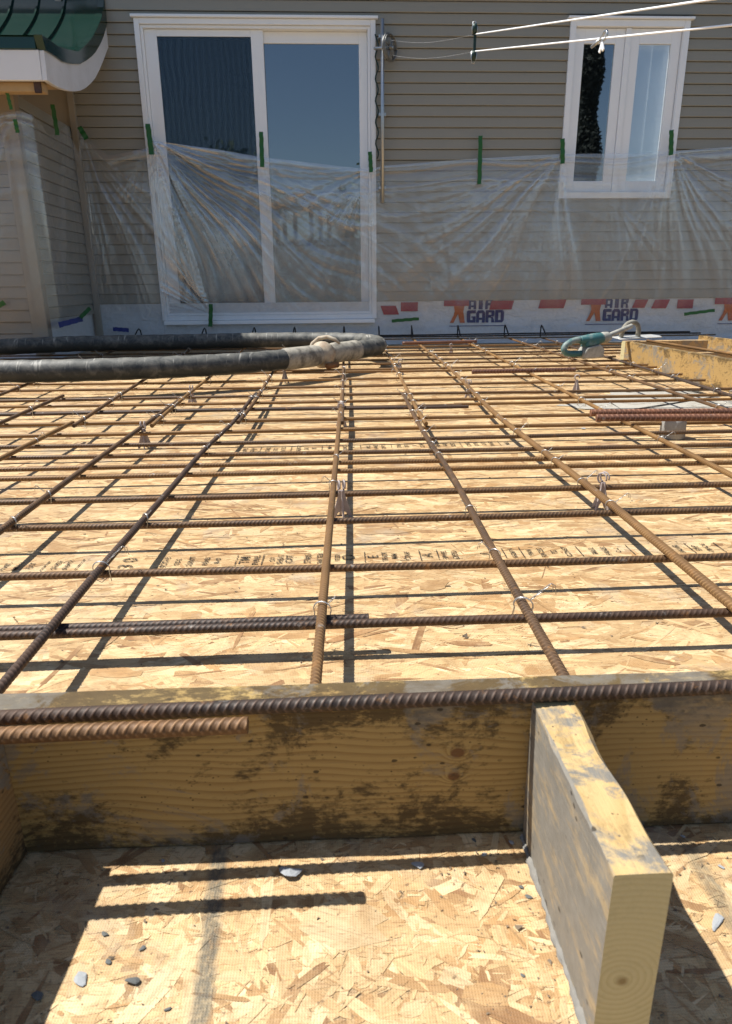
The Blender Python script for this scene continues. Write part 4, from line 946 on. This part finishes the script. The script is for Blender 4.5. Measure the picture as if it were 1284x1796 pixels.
# patio door: frame, two panels, panes, screen
door = empty('patio_door', (0, 0, 0), 0, house)
def ring(mb, x0, x1, z0, z1, w, y0, y1, wb=None, wt=None):
    wb = w if wb is None else wb; wt = w if wt is None else wt
    mb.box(x0, x0+w, y0, y1, z0, z1); mb.box(x1-w, x1, y0, y1, z0, z1)
    mb.box(x0+w, x1-w, y0, y1, z0, z0+wb); mb.box(x0+w, x1-w, y0, y1, z1-wt, z1); return mb
mb = ring(MB(), D0, D1, DB, DT, .042, -.03, .03); mb.box(D0-.02, D1+.02, -.05, -.001, DT+.001, DT+.022); mb.build('casing', MT['white'], door, .004)
ring(MB(), D0+.043, D1-.043, DB+.043, DT-.043, .022, -.012, .09).build('frame', MT['white'], door, .003)
mx0, mx1 = W(446, 190).x, W(467, 190).x
lx0 = W(283, 300).x-.052; rx1 = W(634, 300).x + .052
z0, z1 = DB+.066, DT-.066
ring(MB(), D0+.066, mx1, z0, z1, mx1-mx0, .012, .04, .055, .05).build('panel_frame', MT['white'], door, .003)
ring(MB(), mx0+.012, D1-.066, z0, z1, .07, .045, .075, .055, .085).build('panel_frame', MT['white'], door, .003)
MB().box(mx0+.07, D1-.12, .058, .062, z0+.045, z1-.075).build('glass_pane', MT['glass'], door)
MB().box(D0+.09, mx0+.02, .024, .028, z0+.045, z1-.04).build('glass_pane', MT['glass'], door)
MB().box(D0+.09, mx0+.02, .0145, .0155, z0+.045, z1-.04).build('insect_screen', MT['screen'], door)
MB().box(mx1-.03, mx1-.012, -.012, .012, 1.15, 1.42).build('handle', MT['white'], door, .004)
MB().box(D0+.02, D1-.02, -.075, -.001, DB-.035, DB-.002).build('sill', MT['white'], door, .003)
# window with two sashes and a blind behind
win = empty('window', (0, 0, 0), 0, house)
mb = ring(MB(), V0, V1, VB, VT, .05, -.03, .03); mb.box(V0-.025, V1+.025, -.05, -.001, VT+.001, VT+.02); mb.build('casing', MT['white'], win, .004)
vm = W(1089, 200).x
MB().box(vm-.022, vm+.022, -.012, .06, VB+.052, VT-.052).build('mullion', MT['white'], win, .003)
for (a, b) in ((V0+.054, vm-.024), (vm+.024, V1-.054)):
    ring(MB(), a, b, VB+.054, VT-.054, .080, .004, .04, .088, .11).build('sash', MT['white'], win, .003)
    MB().box(a+.07, b-.07, .02, .024, VB+.13, VT-.15).build('glass_pane', MT['glass' if a < vm-.1 else 'wglass'], win)
    if a < vm-.1: continue
    mb = MB(); z = VB+.1
    while z < VT-.1:
        mb.add([(a+.02, .052, z), (b-.02, .052, z), (b-.02, .057, z+.046), (a+.02, .057, z+.046)], [(0, 1, 2, 3)]); z += .0435
    mb.box((a+b)/2-.002, (a+b)/2+.002, .047, .049, VB+.1, VT-.1)
    mb.build('blind', MT['blind'], win)
MB().box(*sorted((W(764, 0).x, W(764, 0).x+.07)), -.03, -.012, W(775, 508).z, W(775, 484).z).build('outlet_cover', MT['trim'], house, .003)
# projecting bay at left, its corner post and the swept green awning over it
p = onx(50, 380, CORN); BAYY = (HI @ p).y; BAYT = (HI @ onx(76, 141, W(186, 40).x)).z + .03
lap_siding(-4.6, CORN-.10, .12, BAYT-.08, [], y=BAYY).build('bay_front_siding', MT['bumptan'], house)
mb = lap_siding(0, -BAYY, ZB-.08, BAYT-.02, []); mb.v = [(CORN-.017 - v[1], BAYY+v[0], v[2]) for v in mb.v]
mb.build('bay_side_siding', MT['siding'], house)
MB().box(CORN-.11, CORN+.006, BAYY-.02, BAYY+.06, .05, BAYT).build('corner_post', MT['bumptan'], house, .004)
MB().box(CORN, CORN+.05, -.035, -.001, .05, 3.4).build('corner_trim', MT['trim'], house, .004)
MB().box(-4.6, CORN-.02, BAYY+.017, BAYY+.04, 0, BAYT).box(CORN-.06, CORN-.03, BAYY+.04, 0, 0, BAYT).build('bay_sheathing', MT['wrap'], house)
aw = empty('awning', (0, 0, 0), 0, house)
XR = W(186, 40).x
def pr(x, y): q = HI @ onx(x, y, XR + .0); return (q.y, q.z)
wt_ = [pr(x, y) for x, y in ((70, 88), (88, 98), (105, 110), (133, 113), (152, 103), (164, 91), (174, 75), (181, 58))] + [(-.002, pr(186, 40)[1])]
wb_ = [pr(x, y) for x, y in ((76, 141), (92, 151), (112, 159), (134, 161), (152, 152), (168, 134), (180, 108))] + [(-.002, pr(188, 80)[1])]
gt_ = [pr(x, y) for x, y in ((62, 60), (78, 70), (95, 82), (130, 91), (146, 78), (158, 64), (168, 46), (177, 25))] + [(-.002, pr(187, 0)[1])]
def strip(A, B, x0, x1):
    n = 14
    def res_(L):
        L = np.array(L); t_ = np.linspace(0, len(L)-1, n); return [tuple(np.interp(t_, range(len(L)), L[:, k]) for k in (0, 1)) for t_ in t_]
    A, B = res_(A), res_(B); V = [(x, p[0], p[1]) for x in (x0, x1) for p in A+B]; m = 2*n; F = []
    for i in range(n-1):
        F += [(i, i+1, n+i+1, n+i), (m+i, m+n+i, m+n+i+1, m+i+1), (i, m+i, m+i+1, i+1), (n+i, n+i+1, m+n+i+1, m+n+i)]
    F += [(0, n, m+n, m), (n-1, m+n-1, m+2*n-1, 2*n-1)]
    return MB().add(V, F)
strip(wt_, wb_, XR-.03, XR).build('rake_fascia', MT['fascia'], aw, .002)
strip(gt_, wt_, XR-.04, XR+.012).build('rake_trim', MT['green'], aw, .002)
fy, fz0, fz1 = wt_[0][0], wb_[0][1], wt_[0][1]
MB().box(-3.45, XR-.031, fy-.012, fy+.018, fz0, fz1).build('front_fascia', MT['fascia'], aw, .003)
MB().box(-3.45, XR-.041, fy-.022, fy+.02, fz1+.001, gt_[0][1]-.003).build('eave_trim', MT['green'], aw, .003)
# roof skin swept along x
n = 24; G = np.array(gt_); t_ = np.linspace(0, len(G)-1, n); G = np.stack([np.interp(t_, range(len(G)), G[:, k]) for k in (0, 1)], -1)
for _ in range(2): G[1:-1] = (G[:-2]+2*G[1:-1]+G[2:])/4
V = [(x, g[0], g[1]-.004*1) for x in (-3.45, XR-.02) for g in G]; F = [(i, i+1, n+i+1, n+i) for i in range(n-1)]
link('roof_skin', np_mesh('roof_skin', V, F), MT['green'], aw)
x = XR-.3
while x > -3.44:
    MB().prism([(x, g[0], g[1]-.004) for g in G] + [(x, g[0]-.012, g[1]+.010) for g in G[::-1]], (.012, 0, 0)).build('seam', MT['green'], aw); x -= .205
V = [(x, g[0], g[1]+.012) for x in (-3.45, XR-.02) for g in wb_]; n = len(wb_); link('soffit', np_mesh('soffit', V, [(i, n+i, n+i+1, i+1) for i in range(n-1)]), MT['wood'], aw)
b0 = HI @ onx(60, 151, XR-.25)
MB().box(-3.45, XR-.05, fy+.04, fy+.12, fz0-.05, fz0+.004).build('beam', MT['wood'], aw, .003)
MB().box(XR-.10, XR-.06, fy+.02, fy+.038, fz0-.06, fz0+.004).build('bracket', simple('dark_bracket', (.05, .025, .02), .7), aw)

# ------------------------------------------------------------------ clothesline post, reel, rope
a, b = W(668.5, 33, .09), W(673, 356, .09)
post = empty('clothesline_post', HM @ Vector(((a.x+b.x)/2, -.09, b.z)), math.atan(PSI)); H_ = a.z-b.z
tag(post, 'galvanised clothesline pipe with pulley wheel fixed to the wall beside the patio door', 'clothesline post')
MB().tube([(0, 0, 0), (0, 0, H_)], .016, 12).build('pipe', MT['galv'], post)
rz_ = W(683, 85, .09).z - b.z; rx = W(683, 85, .09).x - (a.x+b.x)/2
prof = [(.012, -.02), (.075, -.02), (.085, -.014), (.078, -.004), (.078, .004), (.085, .014), (.075, .02), (.012, .02)]
mb = MB(); rim = [(0, .096*math.cos(2*math.pi*k/36), .096*math.sin(2*math.pi*k/36)) for k in range(37)]
mb.tube(rim, .007, 8); mb.tube([(.012, y*.94, z*.94) for _, y, z in rim], .004, 6); mb.tube([(-.012, y*.94, z*.94) for _, y, z in rim], .004, 6)
for k in range(7): w_ = 2*math.pi*k/7; mb.tube([(0, 0, 0), (0, .094*math.cos(w_), .094*math.sin(w_))], .006, 6)
mb.tube([(-.02, 0, 0), (.02, 0, 0)], .018, 12)
whl = mb.build('pulley_wheel', MT['reel'], post, 0, (rx, -.03, rz_), R(-38))
MB().tube([(-.07, 0, rz_+.0), (rx+.03, -.03, rz_)], .012, 8).build('axle_bracket', MT['galv'], post)
for z in (.12, H_*.5, H_-.12): MB().box(-.03, .03, -.004, .088, z-.012, z+.012).build('wall_bracket', MT['galv'], post, .002)
pts = [(-.045 + .012*math.sin(k*.9), .02, .35 + (H_-.45)*k/40) for k in range(41)]
MB().tube(pts, .006, 6).build('green_cord', MT['pulley'], post)
# rope runs from the reel, through the spacer, to a mast out of frame at upper right
reel = HM @ Vector((a.x, 0, 0)); 
RT = HM @ Vector((W(683, 85, .09).x, -.12, W(683, 72, .09).z)); RB = HM @ Vector((W(683, 85, .09).x, -.12, W(683, 98, .09).z))
SPY = 4.6
ST, SB = ony(833, 60, SPY), ony(832, 90, SPY)
FT, FB = ony(1152, 13, 2.55), ony(1284, 44, 2.2)
def line(name, P0, P1, P2, lab):
    d = (P2-P1).normalized(); mb = MB()
    mb.tube([P0.lerp(P1, k/12)-Vector((0, 0, .03*math.sin(math.pi*k/12))) for k in range(13)], .00028, 5)
    mb.tube([P1 + d*(k*.35) for k in range(0, 14)], .0034, 8)
    o = mb.build(name, MT['rope']); tag(o, lab, 'clothesline', 'clothesline ropes')
line('clothesline', RT, ST, FT, 'upper white clothesline rope, rising right from the green spacer')
line('clothesline', RB, SB, FB, 'lower white clothesline rope with a metal tightener, crossing the window')
sp = empty('line_spacer', (ST+SB)/2 + Vector((0, -.004, 0))); tag(sp, 'green line spacer with two small wheels holding the clotheslines apart', 'line spacer')
h = (ST-SB).length/2
MB().box(-.008, .008, -.003, .003, -h, h).build('bar', MT['pulley'], sp, .001)
for s in (1, -1):
    MB().lathe([(.006, -.009), (.03, -.009), (.024, 0), (.03, .009), (.006, .009)], (-.004, 0, s*(h+.024)), 'X', 20).build('wheel', MT['pulley'], sp)
    MB().tube([(-.016, 0, s*h), (-.017, 0, s*(h+.03)), (-.012, 0, s*(h+.06)), (0, 0, s*(h+.062)), (.012, 0, s*(h+.03)), (.012, 0, s*h)], .0035, 6).build('guard', MT['galv'], sp)
d = (FB-SB).normalized(); best = min((SB + d*k*.01 for k in range(400)), key=lambda P: abs((P-CAM).dot(rt)/(P-CAM).dot(fw)*F_PX + CX - 1057))
tg = empty('line_tightener', best, math.atan2(d.y, d.x)); tag(tg, 'shiny metal line tightener with wing nut on the lower clothesline', 'line tightener')
MB().tube([(-.05, 0, 0), (-.02, 0, .002), (0, 0, .008), (.012, 0, .018), (.03, 0, .016), (.038, 0, .004), (.03, 0, -.008), (.012, 0, -.01), (0, 0, -.002)], .0045, 8).build('ring', MT['galv'], tg)
MB().tube([(-.085, 0, -.004), (-.02, 0, .0)], .006, 8).build('ferrule', MT['galv'], tg)
MB().prism([(-.004, -.003, -.012), (.006, -.003, -.012), (.02, -.003, -.04), (.012, -.003, -.046), (.002, -.003, -.032), (-.012, -.003, -.046), (-.02, -.003, -.038)], (0, .006, 0)).build('wing_nut', MT['white'], tg, .001)

# ------------------------------------------------------------------ plastic film
def n1(x, table, per=1.0):
    x = np.asarray(x)/per; i = np.floor(x).astype(int); f = x-i; f = f*f*(3-2*f); m = len(table)
    return table[i % m]*(1-f) + table[(i+1) % m]*f
TB = [rng.random(257) for _ in range(8)]
def film(name, path, top, zbot, anchors, label, base_off, veil0, nu=520, nv=200, foot=.10, group='plastic film sheets masking the house', patches=()):
    """path: plan polyline [(s, x, y, nx, ny)] in world; top: [(s, z)]; anchors: [(s, z, amp, reach, density, a0, a1)]"""
    path = np.array(path); S = np.linspace(path[0, 0], path[-1, 0], nu); t_ = np.linspace(0, 1, nv)
    zt = np.interp(S, *np.array(top).T)
    SS, TT = np.meshgrid(S, t_); Z = zt[None]*(1-TT) + zbot*TT
    fold = np.zeros_like(SS); veil = np.zeros_like(SS)
    for k, (s0, z0, amp, reach, den, a0, a1) in enumerate(anchors):
        dx, dz = SS-s0, z0-Z; d_ = np.hypot(dx, dz)+1e-4; ang = np.degrees(np.arctan2(dx, dz))
        win_ = np.clip((ang-a0)/14, 0, 1)*np.clip((a1-ang)/14, 0, 1)*np.exp(-d_/reach)*d_/(d_+.06)
        w1 = n1(ang+37*k+3*np.sin(3*d_+k), TB[k % 8], 7.0/den); w2 = n1(ang*1.0+91*k+2*np.sin(5*d_), TB[(k+3) % 8], 2.2/den); w3 = n1(ang+17*k + 4*d_, TB[(k+5) % 8], .8/den)
        f = (w1*.5+w2*.35+w3*.15)
        fold += amp*win_*(f-.5)*2
        st = np.clip((w1*.40+w2*.36+w3*.24-.44)*4.2, 0, 1)
        veil += .43*win_*st**1.2*min(1, amp/.012)
    hh = (zt[None]-Z) + .03*np.sin(SS*2.1) + .012*np.sin(SS*7)
    hf = n1(hh*(1+.25*np.sin(SS*1.3)), TB[1], .055)*.6 + n1(hh+.02*SS, TB[5], .021)*.4; he = np.exp(-((zt[None]-Z)/.26))*np.clip((zt[None]-Z)/.02, 0, 1)
    fold += .007*he*(hf-.5)*2; veil += .34*he*np.clip((hf-.42)*3.2, 0, 1)
    big = n1(SS*1.0+TT*.7, TB[6], .33)*n1(TT*3+SS*.5, TB[7], .8)
    ripple = .004*np.sin(SS*9+TT*5) + .006*(n1(SS+.25*TT, TB[2], .16)-.5) + .003*(n1(SS*1.3-.4*TT, TB[4], .05)-.5)
    fold += ripple
    veil = veil0 + veil + .12*(big-.25) + .22*np.clip(1-TT/.022, 0, 1) + .25*np.clip((TT-.97)/.03, 0, 1)
    for (s0, z0, rs, rz2, amt) in patches: veil += amt*np.exp(-((SS-s0)/rs)**2-((Z-z0)/rz2)**2)
    veil = veil*(.2 + .8*np.clip((Z-.27)/.22, 0, 1))*(1 - .25*np.clip(1-TT/.5, 0, 1))
    off = base_off + fold + foot*np.clip((TT-.86)/.14, 0, 1)**2
    off = np.maximum(off, .047)
    px_, py_, nx_, ny_ = [np.interp(S, path[:, 0], path[:, k])[None] for k in (1, 2, 3, 4)]
    V = np.stack([px_ + nx_*off, py_ + ny_*off, Z + .006*np.sin(SS*17)*(TT > .98)], -1).reshape(-1, 3)
    i = np.arange(nv-1)[:, None]*nu; k = np.arange(nu-1)[None]
    F = np.stack([i+k, i+k+1, i+nu+k+1, i+nu+k], -1).reshape(-1, 4)
    me = np_mesh(name, V, F); at = me.attributes.new('veil', 'FLOAT', 'POINT'); at.data.foreach_set('value', np.clip(veil, .02, .92).astype(np.float32).ravel())
    o = link(name, me, MT['film']); tag(o, label, 'plastic sheet', group); return o
nrm = Vector((PSI, -1, 0)).normalized()
def wpath(x0, x1):
    A, B = HM @ Vector((x0, 0, 0)), HM @ Vector((x1, 0, 0)); return [(x0, A.x, A.y, nrm.x, nrm.y), (x1, B.x, B.y, nrm.x, nrm.y)]
wp = lambda x, y: (W(x, y, .06).x, W(x, y, .06).z)
top = [wp(*q) for q in ((262, 262), (268, 247), (380, 262), (455, 275), (470, 277), (560, 287), (650, 298), (670, 291), (760, 284), (838, 278), (985, 270), (1000, 270), (1090, 270), (1175, 266), (1220, 262), (1290, 257), (1420, 250))]
top[0] = (D0+.02, top[0][1])
def an(x, y, *a): q = wp(x, y); return (q[0], q[1], *a)
film('plastic_sheet', wpath(D0+.02, 4.3), top, .03,
     [an(266, 246, .018, 1.5, 1.5, -5, 92), an(640, 330, .004, .6, 1.2, -80, -20), an(459, 272, .006, .5, 1, -40, 60), an(651, 296, .010, .7, .9, -85, 20), an(984, 272, .008, 1.6, .30, -82, -30), an(838, 280, .003, .3, 1, -40, 40), an(984, 270, .014, .9, 1.2, -80, 25), an(1178, 266, .012, .8, 1.2, -35, 85), an(1075, 345, .004, .6, 1.4, -60, 60), an(370, 552, .014, .9, 1.0, -179, -95)],
     'long clear plastic sheet taped across patio door, siding and window',     .066, .27, patches=[(-1.0, 1.0, .45, .6, .12), (-.2, 1.25, .45, .4, .14), (W(900, 420).x, W(900, 420).z, .5, .5, .06), (W(1000, 430).x, W(1000, 430).z, .3, .35, .10)])
# second sheet wraps the bay and the inner corner
bw = HM @ Vector((CORN, BAYY, 0)); wc = HM @ Vector((CORN, 0, 0)); we = HM @ Vector((D0+.03, 0, 0)); bl = HM @ Vector((-4.4, BAYY, 0))
s1 = (bw-bl).length; s2 = s1 + (wc-bw).length; s3 = s2 + (we-wc).length; k = .7071
P2 = [(0, bl.x, bl.y, nrm.x, nrm.y), (s1-.05, bw.x-.05, bw.y, nrm.x, nrm.y), (s1+.05, bw.x+.01, bw.y+.05, 1, 0), (s2-.25, wc.x, wc.y-.25, 1, -.05), (s2+.05, wc.x+.05, wc.y-.02, .75, -.75), (s2+.2, wc.x+.2, wc.y, 0, -1), (s3, we.x, we.y, nrm.x, nrm.y)]
sx = lambda X: s1 - (bw.x - X)
zt_ = lambda x, y: (HI @ onx(x, y, CORN)).z
sidez = [(s1, zt_(22, 205)), (s1+.15, zt_(45, 240)), ]
yb_ = (HI @ onx(98, 222, CORN)); s_t2 = s1 + (yb_.y - BAYY)
top2 = [(0, zt_(22, 215)), (s1-.3, zt_(22, 230)), (s1, zt_(22, 195)), (s1+(s_t2-s1)*.5, yb_.z-.14), (s_t2, yb_.z), (s_t2+.25, yb_.z-.16), (s2+.02, W(147, 238).z+.02), (s2+.12, W(147, 240).z-.02), (s2+.3, W(200, 275).z), (s3, W(262, 262).z)]
film('plastic_sheet', P2, top2, .03, [(s1, zt_(22, 200), .010, .9, .8, -60, 30), (s_t2, yb_.z, .012, .9, .8, -40, 40), (s2+.04, W(147, 238).z, .022, 1.3, .75, -20, 60), (s3-.02, W(262, 262).z, .008, .8, .9, -50, 5)],
     'loose clear plastic sheet hung around the left bay and inside corner', .075, .12, nu=460, nv=180, patches=[(s1-.4, .8, .6, .7, .12), (s2+.35, .12, .35, .15, .25)])

# ------------------------------------------------------------------ tape
def tape(px0, px1, label, mat='gtape', out=.09, w=.03, frame=None, curl=0):
    "strip of tape from one photo point to another on the wall"
    f = frame or (lambda x, y: HM @ (W(x, y, out) + Vector((0, 0, 0))))
    A, B = f(*px0), f(*px1); d = B-A; nv = (CAM-A); nv.z = 0; nv.normalize()
    side = d.cross(nv).normalized(); q = random.Random(int(px0[0])); mb = MB(); n = 10; V = []
    for k in range(n+1):
        c = A.lerp(B, k/n) + nv*(.002*math.sin(k*1.3) + curl*(k/n)**2) + side*(.002*math.sin(k*2.1))
        ww = w/2*(1 + (.0 if 0 < k < n else q.uniform(-.1, .1)))
        V += [c+side*ww, c-side*ww, c+side*ww-nv*.0008, c-side*ww-nv*.0008]
    F = []
    for k in range(n):
        a = 4*k; F += [(a, a+1, a+5, a+4), (a+2, a+6, a+7, a+3), (a, a+4, a+6, a+2), (a+1, a+3, a+7, a+5)]
    F += [(0, 2, 3, 1), (4*n, 4*n+1, 4*n+3, 4*n+2)]
    o = MB().add(V, F).build('tape_strip', MT[mat]); tag(o, label, 'tape', 'tape strips holding the plastic film')
tape((259, 217), (266, 271), 'green tape strip on the left jamb of the patio door', w=.042, out=.085)
tape((458, 231), (460, 293), 'green tape strip on the meeting stile of the patio door', w=.036, out=.085)
tape((649, 266), (651, 302), 'short green tape strip on the right jamb of the patio door', w=.034, out=.085)
tape((843, 238), (841, 323), 'long green tape strip on the bare siding between door and window', w=.034, out=.085)
tape((987, 243), (987, 287), 'green tape strip on the left side of the window', w=.036, out=.085)
tape((1178, 228), (1177, 272), 'green tape strip on the right side of the window', w=.036, out=.085)
tape((370, 533), (369, 573), 'green tape strip hanging at the patio door sill', w=.036, out=.13)
tape((687, 563), (735, 559), 'flat green tape strip on house wrap just right of the patio door', w=.028, out=.12)
tape((1200, 551), (1254, 544), 'tilted green tape strip on house wrap under the window', w=.028, out=.12)
fx = lambda x, y: onx(x, y, CORN+.10)
tape((103, 570), (145, 559), 'dark blue tape strip low in the left corner', 'btape', w=.04, frame=lambda x, y: onx(x, y, CORN+.13))
tape((141, 557), (158, 540), 'small green tape strip above the dark blue one', w=.03, frame=lambda x, y: onx(x, y, CORN+.15))
tape((92, 183), (101, 237), 'green tape strip on the bay side wall under the awning', w=.03, frame=fx)
tape((139, 222), (152, 244), 'green tape strip on the inside corner trim', w=.04, frame=lambda x, y: HM @ W(x, y, .13))
tape((12, 161), (20, 192), 'thin green tape strip curling off the bay corner under the beam', w=.02, frame=fx)
tape((26, 209), (31, 233), 'short green tape strip on the bay corner post', w=.025, frame=fx)
tape((-6, 538), (8, 530), 'green tape strip low on the bay front at the left edge', w=.035, frame=lambda x, y: HM @ (HI @ ony(x, y, (HM @ Vector((CORN, BAYY-.13, 0))).y)))
tape((198, 577), (226, 579), 'bright blue tape scrap at the wall foot behind the hose', 'btape', w=.035, out=.2)

# ------------------------------------------------------------------ yard behind the viewer, seen in the glass
def mirror(px, py, dist):
    "place whose reflection shows at a photo point, dist metres behind the viewer"
    d = ray(px, py); t_ = WALL_Y/(WN.dot(d)); P = CAM + d*t_; n = WN.normalized(); r = d - n*2*d.dot(n); return P + r*((-dist - P.y)/r.y)
def ground_z(x, y): return -1.0 + max(0, min(1, (-y-7)/32))**1.3*4.6
def crown(name, mat, root, hgt, rad, shape, n, seed, leaf=.28, z0=1.5):
    q = np.random.default_rng(seed)
    if shape == 'cone':
        t_ = q.random(n)**.8; r = rad*(1-t_*.75)*np.sqrt(q.random(n))*(1+.25*np.sin(t_*30)); a = q.uniform(0, 6.28, n); P = np.stack([r*np.cos(a), r*np.sin(a), z0+t_*(hgt-z0)], -1)
    else:
        cl = q.normal(0, 1, (26, 3)); cl /= np.linalg.norm(cl, axis=1)[:, None]; cl *= q.uniform(.35, 1, (26, 1)); k = q.integers(0, 26, n)
        P = cl[k]*np.array([rad, rad, (hgt-z0)/2]) + q.normal(0, rad*.19, (n, 3)); P[:, 2] += (hgt+z0)/2
    A = q.normal(0, 1, (n, 3)); A /= np.linalg.norm(A, axis=1)[:, None]; B = np.cross(A, q.normal(0, 1, (n, 3))); B /= np.linalg.norm(B, axis=1)[:, None]
    s = leaf*q.uniform(.5, 1.2, (n, 1)); V = np.stack([P-A*s, P+B*s*.5, P+A*s, P-B*s*.5], 1).reshape(-1, 3)
    link(name, np_mesh(name, V, np.arange(4*n).reshape(n, 4), False), mat, root)
def tree(name, label, P, hgt, rad, shape='round', mat='leaf', n=2600, seed=1, leaf=.3, z0=.5):
    z = ground_z(P.x, P.y)-.1; root = empty(name, (P.x, P.y, z)); tag(root, label, 'tree', 'yard trees mirrored in the glass')
    MB().tube([(0, 0, 0), (.05, 0, hgt*.3), (0, .1, hgt*.6), (0, 0, hgt*.85)], [rad*.09, rad*.07, rad*.045, rad*.015], 8).build('trunk', MT['bark'], root)
    crown('crown', MT[mat], root, hgt, rad, shape, n, seed, leaf, z0)
tree('cedar_tree', 'tall dark narrow cedar mirrored in the left window pane', mirror(1026, 250, 8.5), 10.5, .62, 'cone', 'cedar', 24000, 5, .085, .3)
for i, (x, dist, hgt, rad, lab) in enumerate(((395, 40, 6.0, 2.6, 'leafy green tree mirrored low in the left door panel'), (452, 46, 5.0, 1.8, 'leafy tree mirrored beside the door meeting stile'), (612, 47, 4.0, 1.5, 'leafy tree mirrored right of the gazebo reflection'))):
    q = mirror(x, 340, dist); tree('yard_tree', lab, q, hgt, rad, seed=20+i)
q = mirror(628, 120, 9); tree('young_tree', 'thin young tree mirrored at the right edge of the patio door', Vector((q.x+.45, q.y, 0)), 5.2, .8, 'round', 'leaf', 260, 33, .12, 2.2)
def gazebo():
    P = mirror(531, 380, 36); z = ground_z(P.x, P.y); g = empty('gazebo', (P.x, P.y, z)); tag(g, 'dark wooden gazebo mirrored in the right patio door panel', 'gazebo')
    r, h = 1.75, 2.3
    for k in range(6):
        a = math.pi/3*k + .2; MB().tube([(r*math.cos(a), r*math.sin(a), 0), (r*math.cos(a), r*math.sin(a), h)], .14, 8).build('post', MT['gazebo'], g)
    MB().lathe([(r*1.22, h), (r*1.22, h+.15), (r*.7, h+.7), (r*.1, h+1.0), (.01, h+1.02)], (0, 0, 0), 'Z', 6).build('roof', MT['gazebo'], g)
    MB().lathe([(r*1.05, 0), (r*1.05, .25), (.01, .26)], (0, 0, 0), 'Z', 6).build('floor', MT['gazebo'], g)
gazebo()
